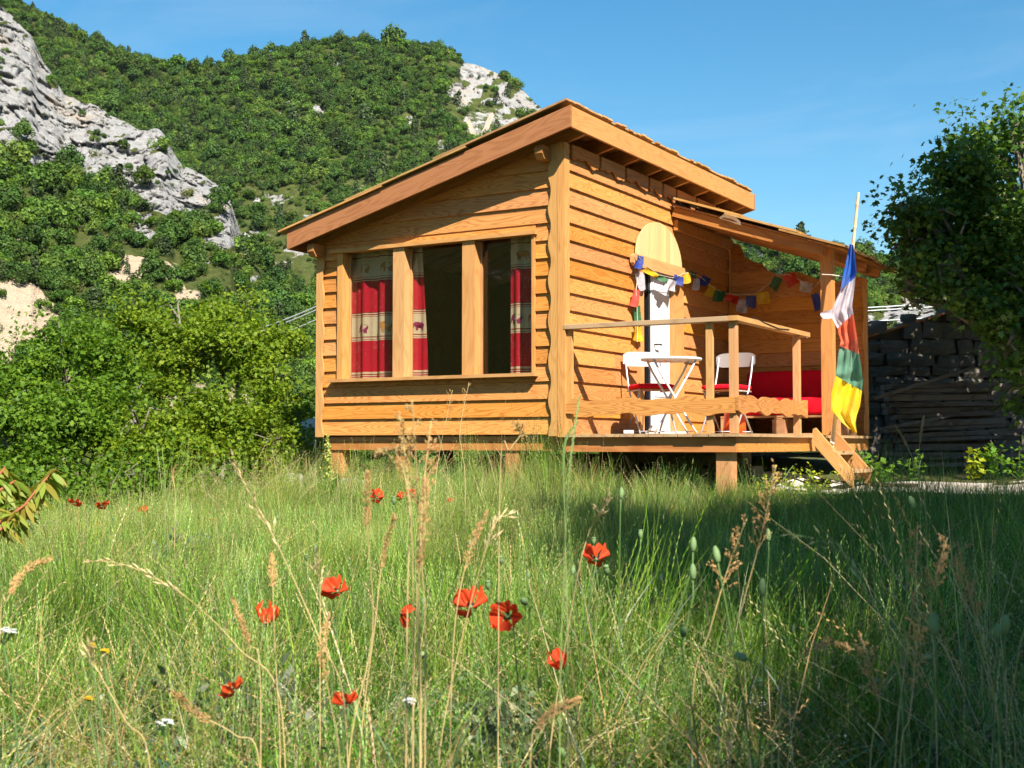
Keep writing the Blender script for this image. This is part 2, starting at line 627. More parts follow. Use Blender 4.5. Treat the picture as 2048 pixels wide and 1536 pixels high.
P = np.vstack([P, [[CAM.x, CAM.y, gz(CAM)]]])
I = np.arange(nr_ * na_).reshape(nr_, na_)
a = I[:-1]; c = I[1:]
F4 = np.stack([a, c, np.roll(c, -1, 1), np.roll(a, -1, 1)], -1).reshape(-1, 4)
F3 = np.stack([np.full(na_, nr_ * na_), I[0], np.roll(I[0], -1)], -1)
g = obj('ground', fast_mesh('ground', P, [F4, F3], M_SOIL, True))
tag(g, kind='structure')

# gravel path in front of the steps
m, nt, out = new_mat('pale_gravel')
b = NB(nt)
co = b.coord('Object')
v1 = b.voro(co, 38.0, out='Color'); v2 = b.voro(co, 38.0)
n1 = b.noise(co, 3.0, 4.0)
col = b.mix(v1, (0.56, 0.50, 0.42), (0.80, 0.75, 0.68))
col = b.mix(b.maprange(n1, .4, .62, 0, .5), col, (0.48, 0.36, 0.24))
nt.links.new(b.bsdf(col, .9, b.bump(v2, .8, .012), .1), out.inputs[0])
M_GRAVEL = m
PV_, PF_ = [], []
nu, nv = 60, 10
for i in range(nu + 1):
    for j in range(nv + 1):
        r_ = 2.55 + 7.0 * i / nu
        f_ = 11.75 + 1.75 * j / nv + .18 * sin(r_ * 2.1) + (.5 * max(0, 3.3 - r_) if j < 5 else -.3 * max(0, 3.1 - r_))
        p = rf(r_, f_)
        PV_.append((p.x, p.y, gz(p) + .012))
for i in range(nu):
    for j in range(nv):
        a = i * (nv + 1) + j
        PF_.append((a, a + nv + 1, a + nv + 2, a + 1))
tag(obj('gravel_path', py_mesh('gravel_path', PV_, PF_, M_GRAVEL, True)), kind='structure')

# ------------------------------------------------------------------ scattering helper (stuff only)
def scatter(name, pts, rot, scl, idx, protos):
    me = bpy.data.meshes.new(name)
    pts = np.asarray(pts, np.float32)
    me.vertices.add(len(pts))
    me.vertices.foreach_set('co', pts.ravel())
    add_attr(me, 'rot', 'FLOAT_VECTOR', 'POINT', rot)
    add_attr(me, 'scl', 'FLOAT_VECTOR', 'POINT', scl)
    add_attr(me, 'idx', 'INT', 'POINT', idx)
    o = obj(name, me)
    ng = bpy.data.node_groups.new(name, 'GeometryNodeTree')
    ng.interface.new_socket('Geometry', in_out='INPUT', socket_type='NodeSocketGeometry')
    ng.interface.new_socket('Geometry', in_out='OUTPUT', socket_type='NodeSocketGeometry')
    gi = ng.nodes.new('NodeGroupInput'); go = ng.nodes.new('NodeGroupOutput')
    jn = ng.nodes.new('GeometryNodeJoinGeometry')
    def attr(nm, typ):
        a = ng.nodes.new('GeometryNodeInputNamedAttribute'); a.data_type = typ
        a.inputs['Name'].default_value = nm
        return a.outputs['Attribute']
    ar = attr('rot', 'FLOAT_VECTOR'); as_ = attr('scl', 'FLOAT_VECTOR'); ai = attr('idx', 'INT')
    e2r = ng.nodes.new('FunctionNodeEulerToRotation')
    ng.links.new(ar, e2r.inputs[0])
    for k, po in enumerate(protos):
        oi = ng.nodes.new('GeometryNodeObjectInfo')
        oi.inputs['Object'].default_value = po
        cp = ng.nodes.new('FunctionNodeCompare'); cp.data_type = 'INT'; cp.operation = 'EQUAL'
        ng.links.new(ai, cp.inputs[2]); cp.inputs[3].default_value = k
        ip = ng.nodes.new('GeometryNodeInstanceOnPoints')
        ng.links.new(gi.outputs[0], ip.inputs['Points'])
        ng.links.new(cp.outputs[0], ip.inputs['Selection'])
        ng.links.new(oi.outputs['Geometry'], ip.inputs['Instance'])
        ng.links.new(e2r.outputs[0], ip.inputs['Rotation'])
        ng.links.new(as_, ip.inputs['Scale'])
        ng.links.new(ip.outputs[0], jn.inputs[0])
    ng.links.new(jn.outputs[0], go.inputs[0])
    md = o.modifiers.new('scatter', 'NODES')
    md.node_group = ng
    return o

def quads(C, N, size, aspect=1.0, seed=0, bend=0.0):
    """leaf quads at C with normals N (Mx3) -> V, F"""
    g = np.random.default_rng(seed)
    M_ = len(C)
    N = N / np.maximum(np.linalg.norm(N, axis=1, keepdims=True), 1e-6)
    ref = g.normal(size=(M_, 3))
    A = np.cross(N, ref); A /= np.maximum(np.linalg.norm(A, axis=1, keepdims=True), 1e-6)
    B = np.cross(N, A)
    s = np.broadcast_to(np.asarray(size, float), (M_,))[:, None]
    A = A * s * .5; B = B * s * .5 * aspect
    V = np.stack([C - B, C + A * .9 - B * .05 + N * s * bend, C + B, C - A * .9 - B * .05 + N * s * bend], 1)
    F = np.arange(M_ * 4).reshape(M_, 4)
    return V.reshape(-1, 3), F

def crown_proto(name, mat, seed, rx=1.0, rz=0.9, nb=13, per=75, leaf=.15, conifer=False):
    g = np.random.default_rng(seed)
    Cs, Ns = [], []
    for i in range(nb):
        d = g.normal(size=3); d /= np.linalg.norm(d); d[2] = abs(d[2]) * .9 - .15
        if conifer:
            t = i / nb
            c = np.array([g.normal() * .08, g.normal() * .08, .2 + 2.0 * t]); rad_ = .75 * (1 - t) + .12
        else:
            c = d * np.array([rx, rx, rz]) * .62 + np.array([0, 0, rz * .75]); rad_ = g.uniform(.24, .46)
        u = g.normal(size=(per, 3)); u /= np.linalg.norm(u, axis=1, keepdims=True)
        Cs.append(c + u * rad_ * g.uniform(.8, 1.08, (per, 1))); Ns.append(u + g.normal(size=(per, 3)) * .45 + np.array([0, 0, .25]))
    C = np.vstack(Cs); N = np.vstack(Ns)
    V, F = quads(C, N, g.uniform(.6, 1.3, len(C)) * leaf, 1.2, seed)
    me = fast_mesh(name, V, F, mat)
    add_attr(me, 'lv', 'FLOAT', 'FACE', g.random(len(F)))
    o = bpy.data.objects.new(name, me)
    return o

M_FOREST = leafmat('forest_leaves', (0.038, 0.085, 0.010), (0.12, 0.21, 0.024), .25, objvar=.42, spec=.12)
M_PINE = leafmat('pine_needles', (0.026, 0.048, 0.014), (0.060, 0.085, 0.028), .08, objvar=.3, spec=.1)
M_SCRUB = leafmat('dry_scrub', (0.075, 0.095, 0.025), (0.17, 0.17, 0.05), .2, objvar=.3, spec=.1)
M_FOREST2 = leafmat('dark_oak_leaves', (0.028, 0.064, 0.012), (0.080, 0.145, 0.025), .2, objvar=.3, spec=.12)
M_FOREST3 = leafmat('pale_ash_leaves', (0.055, 0.105, 0.016), (0.14, 0.22, 0.034), .25, objvar=.3, spec=.12)
FOREST = [crown_proto('forest_crown', m_, s, rz=z) for m_, s, z in ((M_FOREST, 1, .9), (M_FOREST2, 2, 1.15), (M_FOREST3, 3, .8))] + \
         [crown_proto('pine_crown', M_PINE, 4, nb=9, per=55, leaf=.18, conifer=True), crown_proto('scrub', M_SCRUB, 5, rz=.6, nb=7, per=40)]

# ------------------------------------------------------------------ hills
def rock_mat(name, grass):
    m, nt, out = new_mat(name)
    b = NB(nt)
    co = b.coord('Object')
    rk_ = b.n('ShaderNodeAttribute', attribute_name='rock').outputs['Fac']
    so_ = b.n('ShaderNodeAttribute', attribute_name='soil').outputs['Fac']
    n1 = b.noise(co, .03, 6.0, .62); n2 = b.noise(co, .25, 6.0, .7, .4); n3 = b.noise(b.mapping(co, (1, 1, 3.0)), .09, 5.0, .65, 1.2)
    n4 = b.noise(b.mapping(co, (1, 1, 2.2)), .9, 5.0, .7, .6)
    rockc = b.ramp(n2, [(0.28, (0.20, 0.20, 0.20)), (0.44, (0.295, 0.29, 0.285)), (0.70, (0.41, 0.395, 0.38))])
    rockc = b.mix(b.maprange(n4, .36, .46, .55, 0), rockc, (0.15, 0.145, 0.14))  # dark noise streaks put the shade of cracks into the rock colour
    rockc = b.mix(b.maprange(n3, .35, .48, .4, 0), rockc, (0.28, 0.265, 0.25))
    rockc = b.mix(b.maprange(n1, .56, .68, 0, .6), rockc, (0.46, 0.34, 0.22))
    soilc = b.mix(n2, (0.40, 0.29, 0.19), (0.60, 0.48, 0.36))
    gr = b.ramp(n2, [(0.3, grass[0]), (0.7, grass[1])])
    # crisp ragged borders
    e = b.math('ADD', rk_, b.math('MULTIPLY', b.math('SUBTRACT', n2, .5), 1.1))
    rm = b.maprange(e, .44, .56, 0, 1)
    e2 = b.math('ADD', so_, b.math('MULTIPLY', b.math('SUBTRACT', n2, .5), .9))
    sm = b.maprange(e2, .42, .58, 0, 1)
    soilc = b.mix(.22, soilc, (0.25, 0.2, 0.13))
    col = b.mix(sm, gr, soilc)
    col = b.mix(rm, col, rockc)
    h = b.math('ADD', b.math('ADD', b.math('MULTIPLY', n2, 1.0), b.math('MULTIPLY', n4, .5)), b.math('MULTIPLY', n3, 1.2))
    nt.links.new(b.bsdf(col, .95, b.bump(h, .9, 2.0), .05), out.inputs[0])
    return m
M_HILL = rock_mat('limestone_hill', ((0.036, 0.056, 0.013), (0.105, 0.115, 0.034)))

def rays_np(x, y):
    a = (x - 1024.0) / FPX; bb = -(y - 768.0) / FPX
    fw = cos(PITCH) - bb * sin(PITCH); up = sin(PITCH) + bb * cos(PITCH)
    d = np.stack([RIGHT.x * a + FWD.x * fw, RIGHT.y * a + FWD.y * fw, up + 0 * a], -1)
    return d / fw[..., None] if hasattr(fw, 'shape') and fw.shape == a.shape else d / np.broadcast_to(fw, a.shape)[..., None]

def in_poly(x, y, poly):
    inside = np.zeros(x.shape, bool)
    n = len(poly)
    j = n - 1
    for i in range(n):
        xi, yi = poly[i]; xj, yj = poly[j]
        if yi != yj:
            c = ((yi > y) != (yj > y)) & (x < (xj - xi) * (y - yi) / (yj - yi) + xi)
            inside ^= c
        j = i
    return inside

def blur(A, n):
    for _ in range(n):
        B = np.pad(A, 1, mode='edge')
        A = (B[:-2, 1:-1] + B[2:, 1:-1] + B[1:-1, :-2] + B[1:-1, 2:] + 2 * B[1:-1, 1:-1]) / 6
    return A

def hill_layer(name, xs, sil, ybot, depth_fn, rows, rockp, soilp, ell_rock, ell_soil, relief, seed, jag=6.0):
    ys = np.interp(xs, [p[0] for p in sil], [p[1] for p in sil])
    ys = ys + (fbm(np.stack([xs * .035, xs * 0, xs * 0], -1), 5, seed) - .5) * jag
    s = np.linspace(0, 1, rows) ** 1.0
    X = np.broadcast_to(xs[:, None], (len(xs), rows)).copy()
    Y = ys[:, None] + (ybot - ys[:, None]) * s[None, :]
    wx = (fbm(np.stack([X * .02, Y * .02, X * 0], -1), 3, seed + 3) - .5) * 26
    wy = (fbm(np.stack([X * .02, Y * .02, X * 0 + 9], -1), 3, seed + 4) - .5) * 22
    rock = np.zeros(X.shape); soil = np.zeros(X.shape)
    for p in rockp: rock = np.maximum(rock, in_poly(X + wx * .6, Y + wy * .6, p))
    for p in soilp: soil = np.maximum(soil, in_poly(X + wx * .4, Y + wy * .4, p))
    for cx, cy_, rx, ry, v in ell_rock: rock = np.maximum(rock, v * np.clip(1.6 - np.hypot((X + wx * .3 - cx) / rx, (Y + wy * .3 - cy_) / ry), 0, 1))
    for cx, cy_, rx, ry, v in ell_soil: soil = np.maximum(soil, v * np.clip(1.6 - np.hypot((X + wx * .3 - cx) / rx, (Y + wy * .3 - cy_) / ry), 0, 1))
    brk = fbm(np.stack([X * .045, Y * .085 + X * .02, X * 0 + 4], -1), 3, seed + 14)
    rock = rock * np.clip((brk - (.31 if seed == 21 else .27)) * 8, .12, 1)
    rock = blur(rock, 1); soil = blur(soil, 1)
    D = depth_fn(X, Y, s[None, :] + 0 * X)
    # relief: ledges and gullies in the rock, folds in the wooded slopes
    base = rays_np(X, Y) * D[..., None]
    q = base / 42.0
    fold = (fbm(base / 130.0, 3, seed + 7) - .5)
    tl = base[..., 2] + .2 * (base[..., 0] * RIGHT.x + base[..., 1] * RIGHT.y)      # tilted beds
    rid = fbm(q, 4, seed + 8, True)
    rid2 = fbm(np.stack([base[..., 0] / 15, base[..., 1] / 15, tl / 10.0], -1), 4, seed + 9, True)
    rid3 = fbm(np.stack([base[..., 0] / 6, base[..., 1] / 6, tl / 4.0], -1), 2, seed + 10, True)
    wb = base + np.stack([fbm(base / 12.0, 3, seed + 20 + k_) - .5 for k_ in range(3)], -1) * 11
    lat = wb[..., 0] * RIGHT.x + wb[..., 1] * RIGHT.y
    dpt = wb[..., 0] * FWD.x + wb[..., 1] * FWD.y
    cv1, ce1 = worley(np.stack([lat / 9, dpt / 60, (wb[..., 2] + .45 * lat) / 8.5], -1), seed + 30)
    cv2, ce2 = worley(np.stack([lat / 3.2, dpt / 25, (wb[..., 2] - .25 * lat) / 2.8], -1), seed + 40)
    blocks = (cv1 - .5) * .9 + (cv2 - .5) * .42 + .5 * np.clip(1 - ce1 * 9, 0, 1) + .22 * np.clip(1 - ce2 * 7, 0, 1)
    D = D * (1 + .06 * fold * np.clip(s[None, :] * 5, 0, 1)) + relief * (rock + .12) * ((rid - .55) * 1.3 + (rid2 - .55) * .8 + (rid3 - .55) * .5) + relief * rock * blocks * 1.0
    P = np.array(CAM) + rays_np(X, Y) * D[..., None]
    # back side: fold away behind the ridge so that the hill is a closed mass
    back = P[:, 0, :] + np.array([FWD.x, FWD.y, 0]) * 90 + np.array([0, 0, -45.0])
    back2 = back + np.array([FWD.x, FWD.y, 0]) * 250 + np.array([0, 0, -190.0])
    allP = np.concatenate([back2[:, None], back[:, None], P], 1)
    nn, mm = allP.shape[:2]
    I = np.arange(nn * mm).reshape(nn, mm)
    F = np.stack([I[:-1, :-1], I[:-1, 1:], I[1:, 1:], I[1:, :-1]], -1).reshape(-1, 4)
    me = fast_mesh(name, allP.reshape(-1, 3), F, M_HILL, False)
    z2 = np.zeros((nn, 2))
    add_attr(me, 'rock', 'FLOAT', 'POINT', np.concatenate([z2, rock], 1))
    add_attr(me, 'soil', 'FLOAT', 'POINT', np.concatenate([z2, soil], 1))
    o = obj(name, me)
    tag(o, kind='structure')
    return X, Y, P, rock, soil, D

def plant_forest(name, grid, n, size, keep_fn, seed, pine=.12, scrub=.1):
    X, Y, P, rock, soil, D = grid
    g = np.random.default_rng(seed)
    nx, ny = X.shape
    wcol = np.diff(X[:, 0]); cdf = np.concatenate([[0], np.cumsum(wcol)]); cdf /= cdf[-1]
    i = np.minimum(np.interp(g.random(n), cdf, np.arange(nx)), nx - 1.001); j = g.random(n) * (ny - 1)
    i0 = i.astype(int); j0 = j.astype(int); fi = (i - i0)[:, None]; fj = (j - j0)[:, None]
    def lerp(A):
        A = A if A.ndim == 3 else A[..., None]
        return (A[i0, j0] * (1 - fi) + A[i0 + 1, j0] * fi) * (1 - fj) + (A[i0, j0 + 1] * (1 - fi) + A[i0 + 1, j0 + 1] * fi) * fj
    p = lerp(P); rk = lerp(rock)[:, 0]; sl = lerp(soil)[:, 0]; x = lerp(X)[:, 0]; y = lerp(Y)[:, 0]
    dens = keep_fn(x, y) * (np.clip(1 - 1.25 * rk, 0.0, 1) + .5 * (rk > .3) * (fbm(np.stack([x * .05, y * .11, x * 0], -1), 3, seed + 6) > .56)) * np.clip(1 - 1.2 * sl, .03, 1)
    ok = g.random(n) < dens
    p, rk, x, y = p[ok], rk[ok], x[ok], y[ok]
    m_ = len(p)
    dd = np.linalg.norm(p[:, :2] - np.array(CAM)[:2], axis=1)
    sc = size * np.clip(dd / (600 if size > 2.02 else 300), .45, 1.3) * g.lognormal(0, .34, m_) * np.where(rk > .4, .42, 1.0)
    pat = fbm(np.stack([x * .018, y * .03, x * 0], -1), 3, seed)
    idx = g.choice(3, m_, p=[.5, .28, .22])
    sp = fbm(np.stack([x * .03 + 5, y * .045, x * 0], -1), 2, seed + 2)
    idx = np.where((sp > .58) & (idx == 0), 2, np.where((sp < .42) & (idx == 0), 1, idx))
    idx = np.where(g.random(m_) < pine * (2.2 * pat) ** 2, 3, idx)
    idx = np.where(g.random(m_) < scrub * 2 * pat + .5 * (rk > .35), 4, idx)
    sc = np.where(idx == 4, sc * .6, sc)
    rot = np.stack([g.normal(0, .08, m_), g.normal(0, .08, m_), g.random(m_) * 6.28], -1)
    S = np.stack([sc * g.uniform(.85, 1.2, m_), sc * g.uniform(.85, 1.2, m_), sc * g.uniform(.85, 1.25, m_)], -1)
    p = p - np.array([0, 0, 1]) * sc[:, None] * .15
    o = scatter(name, p, rot, S, idx, FOREST)
    tag(o, kind='stuff')
    print(name, m_)
    return o

# back mountain
silB = [(-900, -260), (-300, -140), (0, -30), (30, 5), (60, 22), (130, 52), (170, 77), (230, 102), (300, 128), (380, 143), (440, 130), (470, 122), (560, 110), (600, 93), (680, 84), (760, 92), (850, 100), (905, 112), (925, 125), (950, 128), (1000, 150), (1040, 174), (1085, 220), (1180, 300), (1300, 400), (1420, 445), (1560, 485), (1700, 512), (1760, 525), (1850, 520), (2000, 490), (2400, 420), (3000, 360)]
xsB = np.concatenate([np.arange(-900, 500, 12.0), np.arange(500, 880, 6.0), np.arange(880, 1110, 2.6), np.arange(1110, 2950, 8.0)])
def depB(X, Y, s):
    d = 860 - 420 * s ** .85
    right = np.clip((X - 1150) / 500, 0, 1)
    return d * (1 - .45 * right)
gB = hill_layer('mountain', xsB, silB, 905, depB, 210,
    [[(905, 178), (922, 128), (950, 118), (1000, 138), (1045, 165), (1095, 225), (1085, 270), (1030, 262), (1005, 205), (965, 208), (935, 190)]],
    [[(930, 232), (940, 236), (962, 285), (950, 290)], [(978, 226), (990, 226), (970, 285), (958, 283)]],
    [(678, 137, 8, 15, 1), (575, 205, 10, 10, .9), (635, 222, 15, 12, .9), (722, 378, 8, 13, 1), (920, 185, 30, 34, .62), (1040, 225, 45, 50, .9), (965, 245, 50, 34, .5), (560, 230, 10, 8, .6), (470, 250, 14, 9, .6), (820, 240, 14, 10, .55), (760, 300, 16, 8, .5), (520, 330, 12, 8, .55), (880, 290, 16, 12, .6), (540, 400, 60, 14, .55), (610, 440, 50, 16, .6), (500, 470, 40, 14, .6),
     (1514, 503, 16, 24, 1.2), (1570, 541, 26, 10, 1.2), (1640, 556, 20, 8, 1), (1820, 636, 62, 34, 1.2), (1808, 580, 8, 26, 1.1), (1900, 640, 60, 36, 1.1), (1760, 650, 28, 30, 1), (620, 500, 60, 26, .62), (560, 525, 40, 22, .5)],
    [], 8.0, 21)
def keepB(x, y):
    v = np.ones_like(x)
    v = np.where((x > 930) & (x < 1100) & (y > 120) & (y < 320), .55, v)
    v = np.where((x > 470) & (x < 760) & (y > 370) & (y < 560), .5, v)
    gap = fbm(np.stack([x * .013 + 3, y * .022, x * 0], -1), 4, 91)
    v = v * np.clip((gap - .25) * 7, .22, 1)
    v = np.where(y > 760, .2, v)
    return v
plant_forest('mountain_forest', gB, 84000, 2.05, keepB, 3, .10, .18)
plant_forest('ridge_forest', (gB[0][:, :4], gB[1][:, :4], gB[2][:, :4], gB[3][:, :4], gB[4][:, :4], gB[5][:, :4]), 1100, 2.3, lambda x, y: np.ones_like(x), 8, .04, .0)

# nearer limestone spur on the left
silA = [(-900, -330), (-300, -120), (0, 14), (20, 30), (48, 58), (62, 72), (75, 110), (105, 150), (130, 192), (180, 206), (225, 236), (270, 255), (318, 262), (334, 275), (348, 303), (365, 333), (400, 345), (440, 368), (460, 395), (468, 430), (473, 470), (500, 510), (560, 575), (640, 625), (760, 680), (900, 760), (1100, 850), (1300, 890)]
xsA = np.concatenate([np.arange(-900, -60, 14.0), np.arange(-60, 500, 2.3), np.arange(500, 1300, 7.0)])
def depA(X, Y, s):
    return 430 - 190 * s ** .75 - 40 * np.clip((X - 300) / 500, 0, 1)
gA = hill_layer('limestone_spur', xsA, silA, 940, depA, 300,
    [[(-900, -500), (0, 8), (25, 30), (62, 66), (80, 112), (112, 155), (135, 190), (182, 202), (228, 232), (275, 250), (330, 258), (350, 296), (370, 326), (420, 343), (458, 380), (474, 430), (470, 480), (440, 480), (395, 440), (335, 430), (290, 415), (240, 385), (190, 360), (130, 340), (60, 350), (20, 320), (-300, 260), (-900, 200)]],
    [[(352, 290), (366, 286), (400, 318), (440, 352), (482, 392), (490, 408), (474, 404), (430, 362), (385, 326)], [(-60, 575), (30, 560), (75, 570), (105, 610), (112, 660), (85, 700), (30, 730), (-80, 740)], [(232, 505), (262, 510), (300, 515), (352, 548), (372, 580), (340, 560), (300, 548), (268, 560), (250, 535)]],
    [(285, 440, 18, 22, 1.1), (435, 487, 34, 11, 1.1), (170, 385, 18, 12, .6), (520, 560, 30, 14, .6), (590, 600, 30, 14, .5), (300, 470, 16, 10, .7), (60, 420, 16, 9, .6), (220, 420, 20, 10, .6), (395, 520, 26, 12, .7), (150, 520, 18, 9, .5)],
    [(50, 650, 75, 55, .85), (300, 540, 60, 22, .7), (110, 470, 22, 12, .7), (380, 590, 26, 12, .8), (90, 440, 14, 9, .6), (430, 800, 120, 40, .6), (200, 760, 120, 40, .5), (60, 480, 40, 16, .5), (200, 600, 40, 20, .5), (420, 330, 16, 40, .0), (250, 560, 50, 24, .7), (350, 610, 40, 18, .6)], 6.0, 33, 18.0)
def keepA(x, y):
    v = np.clip((fbm(np.stack([x * .012, y * .02, x * 0], -1), 3, 61) - .30) * 4.5, .30, 1)
    v = np.where((x > 440) & (y < 600), v * .6, v)
    v = np.where(y > 780, .25, v)
    # dark wood mass below the cliff
    return v
plant_forest('spur_forest', gA, 15000, 2.0, keepA, 5, .05, .22)

plant_forest('spur_ridge_scrub', tuple(a_[:, :7] for a_ in gA), 700, 1.5, lambda x, y: np.where(x > 60, .75, .25), 12, .05, .4)

# far side of the valley, all round the back of the viewer
aa = np.linspace(radians(38), radians(322), 120)
rows = 12
PV = []
for i, a_ in enumerate(aa):
    elev = .16 + .05 * sin(a_ * 3.1) + .03 * sin(a_ * 7.7) + .015 * sin(a_ * 19)
    for j in range(rows):
        t_ = j / (rows - 1)
        d = 330 + 650 * t_
        q = rf(d * sin(a_), d * cos(a_), -5 + elev * 980 * t_ ** 1.15)
        PV.append(q)
I = np.arange(len(aa) * rows).reshape(len(aa), rows)
F = np.stack([I[:-1, :-1], I[:-1, 1:], I[1:, 1:], I[1:, :-1]], -1).reshape(-1, 4)
PVn = np.array([tuple(p) for p in PV])
PVn[:, 2] += (fbm(PVn / 60.0, 4, 77) - .5) * 14
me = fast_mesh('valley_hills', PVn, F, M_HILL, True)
add_attr(me, 'rock', 'FLOAT', 'POINT', np.clip((fbm(PVn / 90, 3, 5) - .6) * 4, 0, .6))
add_attr(me, 'soil', 'FLOAT', 'POINT', np.zeros(len(PVn)))
tag(obj('valley_hills', me), kind='structure')
# ------------------------------------------------------------------ cabin
SL = 0.26                       # main roof slope dz/dX
TH = atan(SL)
CT, ST = cos(TH), sin(TH)
Z0 = 2.767                      # underside of rafters at X = 0
def zr(x): return Z0 + SL * x
WX0 = -2.93                     # left end of window wall
YB = 4.30                       # back of cabin
H = 0.1675                      # exposed board height
PITCHV = 0.1675

cabin = empty('wooden_cabin', (-1.4, 2.0, -0.7), 'honey-coloured larch cabin on stilts with shed roof and covered side porch', 'cabin')

def board_row(parent, name, axis, segs, zb, zt, out_bottom, sofa=False, Y=0.0, tilt=0.027, th=0.021, mat=None):
    """segs: list of outlines in (u, z) world coords along the wall; lapped (tilted) boards"""
    mat = mat or M_SIDING
    for poly in segs:
        if len(poly) < 3: continue
        u0 = min(p[0] for p in poly)
        outl = [(p[0] - u0, p[1] - zb) for p in poly]
        if axis == 'X':
            n = Vector((0, -1, 0)); O = Vector((u0, Y, zb)); ex = (1, 0, 0)
        else:
            n = Vector((1, 0, 0)); O = Vector((Y, u0, zb)); ex = (0, 1, 0)
        O = O + n * (out_bottom - th)
        ey = Vector((0, 0, zt - zb)) - n * tilt
        plank(name, parent, O, ex, ey, outl, th, mat)

def rect_uz(u0, u1, z0, z1):
    return [(u0, z0), (u1, z0), (u1, z1), (u0, z1)]

# --- window wall
def wall_backing():
    g = []
    def prism(poly):   # poly in (x,z)
        n = len(poly)
        V = [(x, 0.0, z) for x, z in poly] + [(x, 0.06, z) for x, z in poly]
        F = [tuple(range(n)), tuple(range(2 * n - 1, n - 1, -1))]
        for i in range(n):
            j = (i + 1) % n
            F.append((j, i, n + i, n + j))
        g.append((V, F))
    prism([(WX0 + .01, -.02), (-2.67, -.02), (-2.67, zr(-2.67)), (WX0 + .01, zr(WX0 + .01))])
    prism([(-.29, -.02), (-.01, -.02), (-.01, zr(-.01)), (-.29, zr(-.29))])
    prism([(-2.67, -.02), (-.29, -.02), (-.29, .55), (-2.67, .55)])
    prism([(-2.67, 1.93), (-.29, 1.93), (-.29, zr(-.29)), (-2.67, zr(-2.67))])
    return merge(g)
V, F = wall_backing()
ww = obj('window_wall', py_mesh('window_wall', V, F, M_INNER), cabin)
WINX0, WINX1, WINZ0, WINZ1 = -2.675, -0.285, 0.56, 1.93
k = 0
while True:
    zb = k * PITCHV - 0.005
    zt = zb + PITCHV + 0.02
    if zb > zr(0): break
    pieces = []
    L0, L1 = WX0 + 0.02, -0.02
    if zt < WINZ0 or zb > WINZ1:
        pieces = [rect_uz(L0, L1, zb, zt)]
    else:
        pieces = [rect_uz(L0, WINX0, zb, zt), rect_uz(WINX1, L1, zb, zt)]
        if zb < WINZ0 - 0.02: pieces.append(rect_uz(WINX0 + .003, WINX1 - .003, zb, WINZ0))
        if zt > WINZ1 + 0.02: pieces.append(rect_uz(WINX0 + .003, WINX1 - .003, WINZ1, zt))
    cl = []
    for p in pieces:
        q = clip(p, -SL, 1.0, Z0)      # z - SL*x <= Z0
        if len(q) >= 3: cl.append(q)
    for q in cl:
        zq = min(p[1] for p in q)
        board_row(ww, 'board', 'X', [q], zb if zq <= zb + 1e-6 else zq, zt if zq <= zb + 1e-6 else zq + PITCHV, 0.041)
    k += 1

def wavy_edge(z0, z1, base, amp, step=0.24, seed=1):
    r = random.Random(seed)
    pts = []
    n = int((z1 - z0) / 0.04)
    ph = r.random() * 6
    for i in range(n + 1):
        z = z0 + (z1 - z0) * i / n
        a = sin(z / step * 2 * pi + ph + 0.5 * sin(z * 3.1))
        a = math.copysign(abs(a) ** 0.75, a)
        pts.append((z, base + amp * a))
    return pts

# corner trims with a scalloped inner edge: grain along z
def wavy_trim(name, parent, z0, z1, wbase, amp, O, ex, ey, th, seed, step=0.24):
    w = wavy_edge(0, z1 - z0, wbase, amp, step, seed)
    outl = [(0, 0), (z1 - z0, 0)] + [(z, v) for z, v in reversed(w)]
    # outline must be ccw in (u,v)
    return plank(name, parent, O, ex, ey, outl, th, M_TRIM)
# right: from x=-0.03 leftwards
wavy_trim('corner_trim', ww, -0.02, 2.745, 0.085, 0.016, (-0.032, -0.044, -0.02), (0, 0, 1), (-1, 0, 0), 0.022, 3, 0.36)
# left trim: from x=-2.93 rightwards (normal must face -Y: ex x ey = z x (+x) = +y, so start further out)
wavy_trim('corner_trim', ww, -0.02, 1.99, 0.085, 0.013, (-2.935, -0.068, -0.02), (0, 0, 1), (1, 0, 0), 0.024, 8, 0.36)
box('corner_post', ww, (-0.030, -0.070, -0.03), (0.048, 0.03, 2.755), M_TRIM, 'Z')
box('corner_post', ww, (-2.945, -0.03, -0.03), (-2.915, 0.06, 1.99), M_TRIM, 'Z')
# purlin ends below the rake
def bracket(x, z, parent):
    outl = [(0, 0.0), (0.16, 0.0), (0.16, .13), (-.03, .13), (-0.05, 0.09), (-0.045, 0.05)]
    plank('purlin_end', parent, (x, -0.19, z), (0, 1, 0), (0, 0, 1), outl, 0.085, M_BEAM)
bracket(-0.185, 2.585, ww)
bracket(-2.925, 1.87, ww)

# --- window
win = obj('window', py_mesh('lintel', *box_geo((-2.66, 0.02, 1.915), (-0.30, 0.10, 1.93)), M_TRIM), cabin)
wf = M_TRIM
for x0, x1 in ((-2.662, -2.592), (-1.945, -1.805), (-1.105, -0.960), (-0.318, -0.288)):
    box('window_post', win, (x0, -0.058, 0.582), (x1, 0.10, 1.902), wf, 'Z')
box('window_lintel', win, (-2.76, -0.085, 1.904), (-0.265, -0.004, 1.942), wf)
box('window_sill', win, (-2.735, -0.125, 0.548), (-0.255, 0.10, 0.580), wf)
m, nt, out = new_mat('window_glass')
b = NB(nt)
fc_ = b.n('ShaderNodeLayerWeight'); fc_.inputs[0].default_value = 0.5
fr_ = b.math('ADD', 0.035, b.math('MULTIPLY', b.math('POWER', fc_.outputs['Facing'], 4.0), 0.6))
tr = b.n('ShaderNodeBsdfTransparent'); tr.inputs[0].default_value = (0.9, 0.92, 0.91, 1)
gl = b.n('ShaderNodeBsdfGlossy'); gl.inputs['Roughness'].default_value = 0.01
mx = b.n('ShaderNodeMixShader')
